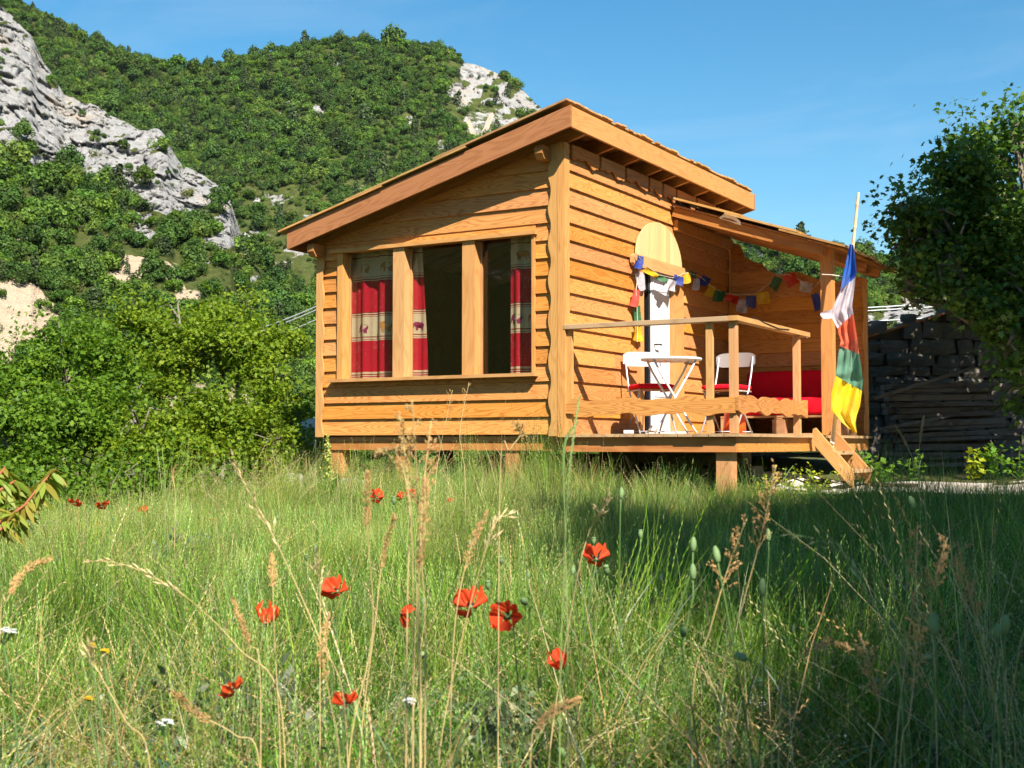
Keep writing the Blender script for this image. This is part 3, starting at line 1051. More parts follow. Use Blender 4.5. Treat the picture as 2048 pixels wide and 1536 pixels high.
nt.links.new(fr_, mx.inputs[0]); nt.links.new(tr.outputs[0], mx.inputs[1]); nt.links.new(gl.outputs[0], mx.inputs[2])
nt.links.new(mx.outputs[0], out.inputs[0])
M_GLASS = m
for x0, x1 in ((-2.592, -1.945), (-1.805, -1.105), (-0.960, -0.318)):
    box('pane', win, (x0 + .002, 0.062, 0.584), (x1 - .002, 0.067, 1.90), M_GLASS)
    for a, c in (((x0 + .001, .05, .582), (x0 + .016, .08, 1.90)), ((x1 - .016, .05, .582), (x1 - .001, .08, 1.90))):
        box('glazing_bead', win, a, c, wf, 'Z')

# --- door wall
def dw():
    g = [box_geo((-0.06, 0.03, -.02), (0, 1.56, 2.75)), box_geo((-0.06, 2.74, -.02), (0, YB, 2.75)),
         box_geo((-0.06, 1.56, 1.76), (0, 2.74, 2.75))]
    return merge(g)
V, F = dw()
dwall = obj('door_wall', py_mesh('door_wall', V, F, M_INNER), cabin)
DY0, DY1, DZ = 1.545, 2.735, 1.765
k = 0
while True:
    zb = k * PITCHV - 0.005
    zt = zb + PITCHV + 0.02
    if zb > 2.70: break
    zt = min(zt, 2.76)
    if zb < DZ:
        a = random.choice((None, None, 0.62, 1.1)) if k in (3, 6) else None
        segs = [rect_uz(0.045, DY0, zb, zt), rect_uz(DY1, YB, zb, zt)]
        if k in (3, 4):
            segs = [rect_uz(0.045, 1.04, zb, zt), rect_uz(1.043, DY0, zb, zt), segs[1]]
        if zt > DZ + 0.02: segs.append(rect_uz(DY0 + .003, DY1 - .003, DZ, zt))
    else:
        segs = [rect_uz(0.045, YB, zb, zt)]
    for s in segs:
        z_lo = min(p[1] for p in s)
        board_row(dwall, 'board', 'Y', [s], z_lo, z_lo + PITCHV + .02, 0.041)
    k += 1
RAFTY = [0.02, 0.635, 1.219, 1.792, 2.156, 2.522, 3.11, 3.724, 4.28]
# scalloped frieze boards between the rafter tails
for i in range(len(RAFTY) - 1):
    y0, y1 = RAFTY[i] + 0.048, RAFTY[i + 1] - 0.003
    w = y1 - y0
    pts = []
    n = 18
    r = random.Random(40 + i)
    for j in range(n + 1):
        s = j / n
        d = 0.10 + 0.05 * s + 0.022 * sin(s * 2 * pi * 1.5 + r.random() * .6) + 0.012 * sin(s * 19 + i)
        if j == n: d -= 0.02
        pts.append((s * w, -d))
    outl = pts + [(w, 0.0), (0, 0.0)]
    plank('frieze_board', dwall, (0.043, y0, 2.755), (0, 1, 0), (0, 0, 1), outl, 0.02, M_BEAM)
# door surround
door = obj('door', py_mesh('door', *box_geo((-0.03, 1.985, 0.045), (0.0, 2.475, 1.745)), M_WHITE), cabin)
bevel(door, 0.004)
box('jamb', door, (-0.05, 1.552, 0.0), (0.062, 1.665, 1.752), M_TRIM, 'Z')
box('jamb', door, (-0.05, 2.480, 0.0), (0.062, 2.728, 1.752), M_TRIM, 'Z')
box('white_frame', door, (-0.045, 1.668, 0.03), (0.02, 1.745, 1.748), M_WHITE, 'Z')
box('dark_edge', door, (-0.05, 1.93, 0.03), (-0.012, 1.982, 1.748), M_DARKMETAL, 'Z')
for y in (2.02, 2.43):
    box('moulding', door, (0.001, y, 0.08), (0.008, y + 0.014, 1.72), M_WHITE, 'Z')
box('moulding', door, (0.001, 2.036, 0.42), (0.008, 2.428, 0.434), M_WHITE, 'Y')
box('threshold', door, (-0.05, 1.60, 0.003), (0.13, 2.62, 0.045), M_WHITE, 'Y')
V, F = tube_geo([(0.0, 2.05, .98), (0.05, 2.05, .98), (0.055, 2.13, .98)], 0.009, 8)
obj('handle', py_mesh('handle', V, F, M_DARKMETAL, True), door)
# carved lintel and arched panel of upright slats
lint = [(0.0, 0.03), (0.05, 0.0), (1.44, 0.0), (1.44, 0.125), (0.04, 0.125), (0.0, 0.10)]
plank('door_lintel', dwall, (0.043, 1.365, 1.757), (0, 1, 0), (0, 0, 1), lint, 0.042, M_TRIM)
arch = obj('arched_panel', py_mesh('arched_panel', *box_geo((0.0425, 1.60, 1.884), (0.050, 2.54, 2.08)), M_PALE), dwall)
ac, aw, ah = 2.068, 0.60, 0.405
ns = 11
for i in range(ns):
    y0 = ac - aw + 2 * aw * i / ns + 0.0015
    y1 = ac - aw + 2 * aw * (i + 1) / ns - 0.0015
    top = []
    for j in range(6):
        y = y1 + (y0 - y1) * j / 5
        q = max(0.0, 1 - ((y - ac) / aw) ** 2)
        top.append((y, ah * (q ** 0.55) + 0.01))
    outl = [(h, -(y - y0)) for y, h in top]
    outl = [(0, -(y1 - y0))] + outl + [(0, 0)]
    # grain up: ex = z, ey = -y  -> ex x ey = z x -y = x
    plank('slat', arch, (0.052 + 0.002 * (i % 2), y0, 1.886), (0, 0, 1), (0, -1, 0), outl, 0.016, M_PALE)

# --- remaining walls, floor
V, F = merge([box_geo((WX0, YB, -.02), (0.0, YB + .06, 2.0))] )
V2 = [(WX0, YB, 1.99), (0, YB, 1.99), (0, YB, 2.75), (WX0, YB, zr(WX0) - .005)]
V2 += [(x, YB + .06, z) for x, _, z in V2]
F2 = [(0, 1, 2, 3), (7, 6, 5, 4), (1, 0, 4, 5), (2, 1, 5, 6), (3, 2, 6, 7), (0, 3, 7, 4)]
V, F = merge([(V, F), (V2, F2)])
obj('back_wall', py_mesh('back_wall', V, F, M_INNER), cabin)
obj('side_wall', py_mesh('side_wall', *box_geo((WX0 - .0, 0.062, -.02), (WX0 + .06, YB - .003, zr(WX0) - .01)), M_SIDING), cabin)
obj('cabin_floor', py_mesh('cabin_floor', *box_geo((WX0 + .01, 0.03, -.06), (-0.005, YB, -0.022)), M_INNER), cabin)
frame = obj('floor_frame', py_mesh('ff', *box_geo((WX0 + .12, 4.05, -.16), (-.03, 4.10, -.061)), M_BEAM), cabin)
box('floor_beam', frame, (WX0 + .10, 0.012, -.156), (-0.022, 0.07, -.062), M_BEAM)
box('floor_beam', frame, (WX0 + .05, 0.004, -.061), (-0.022, 0.028, -.012), M_BEAM)
for x0, y0, zz in ((-2.80, 0.03, -.157), (-1.98, 0.05, -.157), (-0.66, 0.03, -.157), (-2.8, 2.0, -.157), (-1.5, 2.0, -.157), (-.3, 2.0, -.157), (-2.8, 3.95, -.157), (-.3, 3.95, -.157)):
    box('pier', frame, (x0, y0, -1.35), (x0 + .15, y0 + .14, zz), M_BEAM, 'Z')

# --- main roof
YR0, YR1 = -0.30, 4.60
XL, XR = -3.145, 0.236
SV = Vector((CT, 0, ST))
PV = Vector((-ST, 0, CT))
def slope_pt(x, y, perp=0.0):
    return Vector((x, y, zr(x))) + PV * perp
Lr = (XR - XL) / CT
tt = tan(TH)
fh = 0.2 * CT
roof = obj('roof', py_mesh('roof', *box_geo((-1.45, 2.0, zr(-1.45) + .01), (-1.40, 2.5, zr(-1.4) + .05)), M_BEAM), cabin)
rk = [(0, 0), (Lr, 0), (Lr + fh * tt, fh), (fh * tt, fh)]
plank('rake_board', roof, (XL, YR0 + .03, zr(XL)), SV, PV, rk, 0.03, M_RAKE)
plank('rake_board', roof, (XL, YR1, zr(XL)), SV, PV, rk, 0.03, M_RAKE)
box('fascia', roof, (XR - .03, YR0 + .031, zr(XR) + .001), (XR - 0.002, YR1 - .031, zr(XR) + .195), M_TRIM, 'Y')
box('fascia', roof, (XL + .002, YR0 + .031, zr(XL) + .001), (XL + .03, YR1 - .031, zr(XL) + .195), M_RAKE, 'Y')
La = (XR - XL - .062) / CT
for y in RAFTY:
    plank('rafter', roof, (XL + .031, y + .045, zr(XL + .031)), SV, PV, [(0.03, 0), (La, 0), (La + .15 * tt, .15), (.15 * tt + .03, .15)], 0.045, M_BEAM)
# soffit boards above rafters (run along Y)
nb = 24
for i in range(nb):
    u0 = 0.03 + (La - 0.03) * i / nb
    u1 = 0.03 + (La - 0.03) * (i + 1) / nb - 0.004
    O = slope_pt(XL + .031, YR0 + .031, .152) + SV * (u0 + .04)
    plank('soffit_board', roof, O + SV * (u1 - u0), (0, 1, 0), -SV, rect(YR1 - YR0 - .062, round(u1 - u0, 3)), 0.018, M_BEAM)
# lapped split shingles in three courses
r = random.Random(5)
for c, (xa, xb, lift) in enumerate(((-3.19, -1.85, 0.0), (-2.30, -0.85, 0.020), (-1.20, 0.275, 0.040))):
    y = YR0 - 0.035
    while y < YR1 + 0.02:
        w = r.uniform(0.075, 0.125)
        w = min(w, YR1 + 0.035 - y)
        if w < 0.04: break
        L = (xb - xa) / CT + r.uniform(-.012, .018)
        O = slope_pt(xa + r.uniform(-.008, .008), y, 0.2 * CT + 0.004 + lift + r.uniform(0, .005))
        plank('shingle', roof, O, SV, (0, 1, 0), rect(round(L, 2), round(w - .004, 2)), 0.019, M_SHINGLE)
        y += w

# --- porch
deck = obj('deck', py_mesh('deck', *box_geo((0.03, 2.0, -.16), (1.68, 2.05, -.031)), M_BEAM), cabin)
DX1 = 1.775
n = 12
for i in range(n):
    x0 = 0.045 + (DX1 - 0.045) * i / n
    x1 = 0.045 + (DX1 - 0.045) * (i + 1) / n - 0.007
    box('plank', deck, (x0, -0.095 + random.uniform(-.006, .006), -0.03), (x1, 4.20, -0.001 + random.uniform(-.002, .001)), M_DECK, 'Y')
box('deck_beam', deck, (0.02, -0.045, -.165), (1.72, 0.0, -.032), M_BEAM)
box('deck_beam', deck, (1.675, 0.001, -.165), (1.721, 2.0, -.032), M_SIDING, 'Y')
box('deck_beam', deck, (1.675, 2.001, -.165), (1.721, 4.2, -.032), M_SIDING, 'Y')
for x, y in ((1.515, 0.003), (1.515, 3.9), (0.75, 1.9), (0.1, 1.9)):
    box('pier', deck, (x, y, -1.3), (x + .14, y + .14, -.166), M_TRIM, 'Z')
rail = obj('railing', py_mesh('railing', *box_geo((0.032, -0.075, 0.978), (1.662, 0.015, 1.022)), M_DECK), cabin)
bevel(rail, .004)
box('top_rail', rail, (1.664, -0.075, 0.98), (1.752, 1.965, 1.024), M_TRIM, 'Y')
for x0, y0, x1, y1 in ((0.042, -.034, 0.10, 0.008), (1.44, -.034, 1.50, .008), (1.655, -.034, 1.72, 0.03), (1.655, 1.70, 1.718, 1.76)):
    box('rail_post', rail, (x0, y0, 0.0), (x1, y1, 0.977), M_TRIM, 'Z')
def wavy_board(L, z0, z1, seed, fl=True, amp=.014):
    r = random.Random(seed)
    ph = [r.random() * 6 for _ in range(6)]
    def wv(u, a): return amp * (sin(u * 11 + ph[a]) * .8 + sin(u * 21 + ph[a + 1]) * .55 + 0.1 * sin(u * 37 + ph[a + 2]))
    n = 70
    bot = [(L * i / n, z0 + wv(L * i / n, 0)) for i in range(n + 1)]
    top = [(L * i / n, z1 + wv(L * i / n, 3)) for i in range(n + 1)]
    if fl:
        top[0] = (0, z0 + .1); top[1] = (top[1][0], z0 + .12); top[2] = (top[2][0], z0 + .13)
    return bot + top[::-1]
plank('wavy_board', rail, (0.045, -0.036, 0), (1, 0, 0), (0, 0, 1), wavy_board(1.675, .172, .315, 4), 0.026, M_SIDING)
plank('wavy_board', rail, (1.722, -0.062, 0), (0, 1, 0), (0, 0, 1), wavy_board(1.93, .185, .325, 9, False, .016), 0.028, M_SIDING)
# rope along the side rail, hung on two hooks
V, F = tube_geo([(1.745, .32, 1.04), (1.756, .6, 1.015), (1.758, 1.0, 0.99), (1.758, 1.3, 1.005)], 0.004, 5)
obj('rope', py_mesh('rope', V, F, M_DARKMETAL), rail)
V, F = merge([tube_geo([(1.70, 1.965, 1.0), (1.70, 2.0, 1.0)], 0.006, 6), tube_geo([(1.70, 2.0 + .022 * (1 - cos(a)), 1.0 + .022 * sin(a)) for a in np.linspace(0, 6.2, 10)], 0.006, 6)])
obj('hook', py_mesh('hook', V, F, M_STEEL, True), rail)

# porch wall (behind the sofa) with its wave-cut top
def pcurve(x):
    xs = [0, .15, .19, .25, .354, .45, .542, .65, .8, .915, 1.0, 1.157, 1.3, 1.40, 1.47, 1.5, 1.8]
    zs = [2.44, 2.41, 2.28, 2.18, 2.118, 2.09, 1.99, 1.945, 1.975, 1.956, 1.92, 1.85, 1.80, 1.82, 1.95, 2.5, 2.5]
    return float(np.interp(x, xs, zs))
def proof(x): return 2.41 - 0.336 * x
pw = obj('porch_wall', py_mesh('porch_wall', *box_geo((0.01, 4.262, .0), (1.715, 4.30, 0.1)), M_INNER), cabin)
k = 0
while True:
    zb = k * PITCHV - .005
    zt = zb + PITCHV + .02
    if zb > 2.4: break
    xs = np.linspace(0.012, 1.715, 80)
    run = []
    runs = []
    for x in xs:
        c = min(pcurve(x), proof(x) - .01)
        if c > zb + .01: run.append((float(x), min(zt, c)))
        elif run: runs.append(run); run = []
    if run: runs.append(run)
    for run in runs:
        if len(run) < 2: continue
        if all(abs(p[1] - zt) < 1e-6 for p in run):
            poly = rect_uz(run[0][0], run[-1][0], zb, zt)
        else:
            poly = [(run[0][0], zb), (run[-1][0], zb)] + run[::-1]
        board_row(pw, 'board', 'X', [poly], zb, zb + PITCHV + .02, 0.040, Y=4.262)
    k += 1
wavy_trim('corner_trim', pw, 0.0, 2.40, 0.04, 0.012, (0.043, 4.220, 0.0), (0, 0, 1), (0, -1, 0), 0.02, 12, 0.3) 
wavy_trim('corner_trim', pw, -.02, 1.82, 0.05, 0.008, (1.725, 4.216, -.02), (0, 0, 1), (-1, 0, 0), 0.022, 15, 0.5)
# porch post, rafters, ledger
proofo = obj('porch_roof', py_mesh('ledger', *box_geo((0.043, 2.50, 2.285), (0.092, 4.215, 2.40)), M_BEAM), cabin)
box('porch_post', proofo, (1.66, 2.62, -.002), (1.78, 2.74, 1.985), M_TRIM, 'Z')
PS = 0.336
PTH = atan(PS)
PS_V = Vector((cos(PTH), 0, -sin(PTH)))
PP_V = Vector((sin(PTH), 0, cos(PTH)))
def praft(name, y, x0, x1, z_at0, h, th, mat=None):
    L = (x1 - x0) / cos(PTH)
    plank(name, proofo, (x0, y + th, z_at0 - PS * x0), PS_V, PP_V, rect(L, h), th, mat or M_BEAM)
praft('porch_rafter', 2.445, 0.045, 1.735, 2.452, 0.105, 0.055)
for y in (3.02, 3.60, 4.16):
    praft('porch_rafter', y, 0.095, 1.86, 2.452, 0.095, 0.05)
box('porch_purlin', proofo, (1.69, 2.76, 1.87), (1.75, 4.55, 1.94), M_BEAM, 'Y')
# wavy outer fascia board on the near edge of the porch roof
r = random.Random(3)
for i in range(10):
    u0 = 0.03 + 1.90 / cos(PTH) * i / 10
    u1 = 0.03 + 1.90 / cos(PTH) * (i + 1) / 10 - .004
    O = Vector((0, 2.42, 2.452)) + PS_V * u0 + PP_V * 0.127
    plank('soffit_board', proofo, O, (0, 1, 0), PS_V, rect(2.16, round(u1 - u0, 3)), 0.018, M_BEAM)
for c, (ua, ub, lift) in enumerate(((1.32, 2.07, 0.0), (0.66, 1.52, .024), (0.03, 0.86, .046))):
    y = 2.375
    while y < 4.62:
        w = r.uniform(.09, .15)
        bul = 0.028 * sin(y * 4.2 + c) + r.uniform(0, .006)
        O = Vector((0, y, 2.452)) + PS_V * (ua + r.uniform(-.015, .015)) + PP_V * (0.135 + lift + max(0, bul) * .6)
        tiltv = (PS_V + PP_V * (-0.006 + .012 * sin(y * 3 + c))).normalized()
        plank('shingle', proofo, O, tiltv, (0, 1, 0), rect(round(ub - ua + r.uniform(-.02, .03), 2), round(w - .004, 2)), 0.022, M_SHINGLE)
        y += w
# crumpled scrap of membrane caught on the porch beam
sv, sf = [], []
for i in range(5):
    for j in range(3):
        sv.append((0.62 + i * .06, 2.43 - .012 * j + random.uniform(-.006, .006), 2.36 - .336 * (.0 + i * .06) - .012 + .035 * j * (1 if 0 < i < 4 else .3) + random.uniform(-.01, .01)))
for i in range(4):
    for j in range(2):
        a = i * 3 + j
        sf.append((a, a + 3, a + 4, a + 1))
scr = obj('membrane_scrap', py_mesh('scrap', [Vector(v) + Vector((-.0, 0, .0)) for v in sv], sf, plain('membrane', (.75, .68, .6), .8)), None)
so = scr.modifiers.new('s', 'SOLIDIFY'); so.thickness = .003
tag(scr, 'small crumpled pale scrap of membrane caught on the porch roof beam', 'scrap')

# --- steps
steps = empty('wooden_steps', (1.95, 2.33, -.47), 'short pale wooden steps leaning against the porch deck above the gravel', 'steps')
p0, p1 = Vector((1.775, 0, -0.055)), Vector((2.14, 0, -0.47))
dv = (p1 - p0)
for y in (2.0, 2.62):
    L = dv.length
    # plumb top, level foot
    e = dv.normalized()
    nrm = Vector((e.z * -1, 0, e.x))
    if nrm.z < 0: nrm = -nrm
    outl = [(0.0, -.0), (L - 0.02, 0.0), (L + .05, .0), (L + .05, .02), (L - .06, .125), (-.08, .125), (-.09, .10)]
    plank('stringer', steps, Vector((p0.x, y, p0.z)) - nrm * .03, e, nrm, outl, 0.034, M_TRIM)
for x0, x1, z in ((1.83, 2.0, -0.165), (2.0, 2.19, -0.345)):
    box('tread', steps, (x0, 2.003, z - .035), (x1, 2.583, z), M_DECK, 'Y')
box('riser', steps, (2.03, 2.003, -.46), (2.055, 2.583, -.382), M_DECK, 'Y')
# ------------------------------------------------------------------ furniture on the porch
def soft_box(name, parent, lo, hi, mat, r=0.03, M=None, puff=0.012):
    lo = Vector(lo); hi = Vector(hi)
    nx, ny, nz = 9, 9, 5
    d = hi - lo
    # rounded box from a subdivided cube surface
    V, F = [], []
    idx = {}
    def vert(i, j, k):
        key = (i, j, k)
        if key not in idx:
            u = Vector((i / nx, j / ny, k / nz))
            p = Vector((lo.x + d.x * u.x, lo.y + d.y * u.y, lo.z + d.z * u.z))
            c = Vector((min(max(p.x, lo.x + r), hi.x - r), min(max(p.y, lo.y + r), hi.y - r), min(max(p.z, lo.z + min(r, d.z * .45)), hi.z - min(r, d.z * .45))))
            q = p - c
            if q.length > 1e-6:
                p = c + q.normalized() * min(r, d.z * .45)
            bx = 1 - (2 * u.x - 1) ** 2; by = 1 - (2 * u.y - 1) ** 2
            p.z += puff * bx * by * (1 if u.z > .5 else -.3)
            idx[key] = len(V); V.append(p)
        return idx[key]
    for i in range(nx):
        for j in range(ny):
            F.append((vert(i, j, 0), vert(i, j + 1, 0), vert(i + 1, j + 1, 0), vert(i + 1, j, 0)))
            F.append((vert(i, j, nz), vert(i + 1, j, nz), vert(i + 1, j + 1, nz), vert(i, j + 1, nz)))
    for i in range(nx):
        for k in range(nz):
            F.append((vert(i, 0, k), vert(i + 1, 0, k), vert(i + 1, 0, k + 1), vert(i, 0, k + 1)))
            F.append((vert(i, ny, k), vert(i, ny, k + 1), vert(i + 1, ny, k + 1), vert(i + 1, ny, k)))
    for j in range(ny):
        for k in range(nz):
            F.append((vert(0, j, k), vert(0, j, k + 1), vert(0, j + 1, k + 1), vert(0, j + 1, k)))
            F.append((vert(nx, j, k), vert(nx, j + 1, k), vert(nx, j + 1, k + 1), vert(nx, j, k + 1)))
    return obj(name, py_mesh(name, V, F, mat, True), parent, M)

M_CHAIRW = plain('chair_paint', (0.55, 0.57, 0.61), 0.4, 0.45, 0, 0.05)
M_CHAIR_SHADE = plain('shade_toned_chair', (0.30, 0.285, 0.27), 0.5, 0.4, 0, 0.06)  # darker grey paints shade into the second chair's backrest
def folding_chair(loc, rz, label, clabel, back=None):
    c = empty('folding_chair', loc, label, 'chair', 'folding chairs at the round table', rz)
    M = WM[c.name]
    for s in (-1, 1):
        V, F = tube_geo([(s * .19, -.215, .80), (s * .19, -.17, .62), (s * .19, -.10, .44), (s * .19, .215, 0.008)], .0095, 8)
        obj('back_leg_tube', py_mesh('t', V, F, M_STEEL, True), c, M)
        V, F = tube_geo([(s * .172, .17, .435), (s * .172, -.225, .008)], .0095, 8)
        obj('leg', py_mesh('t', V, F, M_STEEL, True), c, M)
        V, F = tube_geo([(s * .18, -.19, .437), (s * .18, .185, .437)], .008, 6)
        obj('seat_rail', py_mesh('t', V, F, M_STEEL, True), c, M)
    for y, z in ((.205, .03), (-.215, .03)):
        V, F = tube_geo([(-.18, y, z), (.18, y, z)], .006, 6)
        obj('cross_bar', py_mesh('t', V, F, M_STEEL, True), c, M)
    for i in range(6):
        y = -.17 + i * .066
        V, F = box_geo((-.185, y, .442), (.185, y + .028, .450))
        obj('seat_slat', py_mesh('s', V, F, M_BEAM), c, M)
    # curved backrest plate with rounded ends
    V, F = [], []
    n = 14
    for i in range(n + 1):
        s = i / n * 2 - 1
        x = s * .215
        y = -.205 - .03 * (1 - s * s)
        h = .068 * (1 - max(0, abs(s) - .8) / .2 * .35)
        zc = .765
        for dy in (0, -.008):
            V += [(x, y + dy, zc - h), (x, y + dy, zc + h + .012 * (1 - s * s))]
    for i in range(n):
        a = i * 4; b2 = a + 4
        F += [(a, b2, b2 + 1, a + 1), (a + 2, a + 3, b2 + 3, b2 + 2), (a + 1, b2 + 1, b2 + 3, a + 3), (a, a + 2, b2 + 2, b2)]
    F += [(0, 1, 3, 2), (n * 4, n * 4 + 2, n * 4 + 3, n * 4 + 1)]
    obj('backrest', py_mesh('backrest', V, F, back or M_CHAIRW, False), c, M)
    cu = soft_box('seat_cushion', None, (-.195, -.19, .452), (.195, .20, .50), M_RED, .022, M)
    tag(cu, clabel, 'cushion', 'red cushions on the folding chairs')
    return c
folding_chair((0.38, 1.12, 0), radians(-135), 'white metal folding chair in front of the white door', 'flat red cushion on the sunlit chair by the door')
folding_chair((0.98, 1.66, 0), radians(176), 'folding chair near the sofa with shade painted into its grey back', 'flat red cushion on the shaded chair near the sofa', M_CHAIR_SHADE)

tb = empty('bistro_table', (0.79, 0.70, 0), 'round white metal bistro table with crossed legs beside the railing', 'table', None, radians(35))
M = WM[tb.name]
V, F = [], []
prof = [(0.0, .712), (.27, .712), (.285, .702), (.292, .706), (.292, .722), (.284, .727), (0.0, .725)]
n = 40
for rr, z in prof:
    for k in range(n):
        V.append((rr * cos(2 * pi * k / n), rr * sin(2 * pi * k / n), z))
for i in range(len(prof) - 1):
    for k in range(n):
        F.append((i * n + k, i * n + (k + 1) % n, (i + 1) * n + (k + 1) % n, (i + 1) * n + k))
obj('table_top', py_mesh('table_top', V, F, M_WHITE, True), tb, M)
for s in (-1, 1):
    for d in (-1, 1):
        V, F = tube_geo([(d * .2, s * .17, .705), (d * .15, s * .17, .60), (-d * .13, s * .18, .12), (-d * .20, s * .19, .01)], .0105, 8)
        obj('leg', py_mesh('t', V, F, M_WHITE, True), tb, M)
for x, y0, y1, z in ((.19, -.19, .19, .03), (-.19, -.19, .19, .03), (.2, -.17, .17, .69), (-.2, -.17, .17, .69)):
    V, F = tube_geo([(x, y0, z), (x, y1, z)], .006, 6)
    obj('cross_bar', py_mesh('t', V, F, M_STEEL, True), tb, M)

# pallet sofa along the porch wall
pb = empty('pallet_bench', (0.95, 3.8, 0), 'bench of brown wooden pallets against the porch wall', 'bench')
X0, X1, Y0, Y1 = 0.22, 1.60, 3.42, 4.20
for y in (3.42, 3.74, 4.06):
    box('bottom_board', pb, (X0, y, .004), (X1, y + .1, .028), M_PALLET)
    for x in (X0, (X0 + X1) / 2 - .07, X1 - .145):
        box('block', pb, (x, y + .002, .029), (x + .145, y + .098, .185), M_PALLET)
for x in (X0, (X0 + X1) / 2 - .05, X1 - .1):
    box('stringer_board', pb, (x, Y0, .186), (x + .1, Y1, .206), M_PALLET, 'Y')
for i in range(6):
    y = Y0 + i * .14
    box('top_board', pb, (X0, y - .004, .207), (X1, y + .092, .229), M_PALLET)
cu = soft_box('sofa_cushion', None, (0.24, 3.41, .231), (1.61, 4.08, .43), M_RED, .035)
tag(cu, 'long thick red seat cushion on the pallet bench', 'cushion')
cu = soft_box('sofa_cushion', None, (0.30, 4.04, .432), (1.62, 4.20, .77), M_RED, .04, None, .004)
tag(cu, 'red back cushion leaning against the porch wall boards', 'cushion')

# orange tub below the shaded chair
V, F = [], []
n = 20
prof = [(0.0, .004), (.12, .004), (.115, .10), (.095, .30), (.102, .305), (.095, .31), (.088, .30), (.10, .02), (0, .02)]
for rr, z in prof:
    for k in range(n):
        V.append((rr * cos(2 * pi * k / n), rr * sin(2 * pi * k / n), z))
for i in range(len(prof) - 1):
    for k in range(n):
        F.append((i * n + k, i * n + (k + 1) % n, (i + 1) * n + (k + 1) % n, (i + 1) * n + k))
tb2 = empty('plastic_tub', (0.96, 1.92, 0), 'bright orange plastic tub standing on the deck behind the railing', 'tub')
obj('tub_body', py_mesh('tub', V, F, plain('orange_plastic', (0.85, 0.085, 0.01), .4, .4), True), tb2, WM[tb2.name])
V, F = tube_geo([(0, -.10, .28), (0, -.125, .22), (.02, -.13, .19), (.05, -.125, .22), (.05, -.10, .28)], .004, 5)
obj('tub_handle', py_mesh('h', V, F, M_DARKMETAL, True), tb2, WM[tb2.name])
# small white socket block by the table foot
sk = obj('power_block', py_mesh('power_block', *box_geo((.52, .20, .002), (.60, .26, .035)), M_WHITE))
bevel(sk, .004)
tag(sk, 'tiny white power block lying on the deck edge under the table', 'power block')

# ------------------------------------------------------------------ prayer flags
FC = {'blue': (0.035, 0.06, 0.32), 'white': (0.56, 0.53, 0.56), 'red': (0.62, 0.045, 0.02), 'green': (0.04, 0.16, 0.055), 'yellow': (0.66, 0.44, 0.015)}
MF = {k: cloth('flag_' + k, c, .35, .10, ink=.7) for k, c in FC.items()}
def onX(x, y, X):
    r, _ = rayv(x, y); t = (X - CAM.x) / r.x; return CAM + r * t
def onY(x, y, Y):
    r, _ = rayv(x, y); t = (Y - CAM.y) / r.y; return CAM + r * t
def flag_mesh(TL, TR, BL, BR, fold, nrm, seed, nu=7, nv=7):
    r = random.Random(seed)
    ph, fr = r.random() * 6, r.uniform(4, 7)
    V, F = [], []
    for i in range(nu + 1):
        for j in range(nv + 1):
            u, v = i / nu, j / nv
            p = TL.lerp(TR, u).lerp(BL.lerp(BR, u), v)
            p = p + nrm * fold * sin(u * fr + ph + v * 2.2) * (0.25 + v) + UP * (fold * .5 * sin(u * 5 + ph) * v)
            V.append(p)
    for i in range(nu):
        for j in range(nv):
            a = i * (nv + 1) + j
            F.append((a, a + nv + 1, a + nv + 2, a + 1))
    return V, F
def flag_string(label, items, cordpts):
    """items: (colour, TLpx, TRpx, BLpx, BRpx, plane fn)"""
    s = empty('prayer_flags', cordpts[0], label, 'prayer flags', 'strings of prayer flags')
    V, F = tube_geo(cordpts, .0035, 5)
    obj('cord', py_mesh('cord', V, F, M_ROPE), s)
    for i, (c, tl, tr_, bl, br, fn, nrm) in enumerate(items):
        V, F = flag_mesh(fn(*tl), fn(*tr_), fn(*bl), fn(*br), .022, nrm, i * 7 + len(label))
        obj(c + '_flag', py_mesh('flag', V, F, MF[c], True), s)
    return s
nx_, ny_ = Vector((1, 0, 0)), Vector((0, -1, 0))
dW = lambda x, y: onX(x, y, .12)
sW = lambda x, y: onY(x, y, 4.08)
def corners(cx, cy, w, h, ang):
    a = radians(ang)
    def p(u, v): return (cx + u * w * cos(a) - v * h * sin(a), cy + u * w * sin(a) + v * h * cos(a))
    return p(-.5, -.5), p(.5, -.5), p(-.5, .5), p(.5, .5)
it = []
for c, x, y, w, h, a in (('blue', 1278, 524, 13, 25, 12), ('yellow', 1303, 546, 28, 11, 38), ('green', 1325, 557, 20, 11, 35), ('white', 1340, 570, 24, 22, 18), ('blue', 1355, 560, 20, 18, 20), ('yellow', 1373, 556, 15, 18, -20), ('green', 1384, 548, 14, 12, 30), ('white', 1393, 568, 10, 22, 0), ('blue', 1409, 562, 17, 20, 30), ('yellow', 1422, 582, 15, 22, 15), ('green', 1440, 592, 22, 22, 10)):
    it.append((c, *corners(x, y, w, h, a), dW, nx_))
for c, x, y, w, h, a in (('red', 1465, 598, 26, 15, 14), ('white', 1484, 612, 22, 26, 6), ('blue', 1503, 604, 20, 24, 0), ('yellow', 1527, 596, 26, 24, -12), ('green', 1552, 567, 18, 26, 24), ('red', 1582, 560, 24, 24, -22), ('white', 1612, 574, 26, 20, 12), ('blue', 1633, 604, 16, 34, -12)):
    it.append((c, *corners(x, y, w, h, a), sW, ny_))
cord = [dW(1272, 506), dW(1290, 530), dW(1318, 550), dW(1345, 556), dW(1375, 545), dW(1400, 553), dW(1430, 578), dW(1450, 586), sW(1478, 590), sW(1510, 588), sW(1540, 566), sW(1552, 552), sW(1575, 548), sW(1600, 560), sW(1625, 578), sW(1642, 560)]
flag_string('string of five-coloured prayer flags swagged from the door arch across the porch wall', it, cord)
it = []
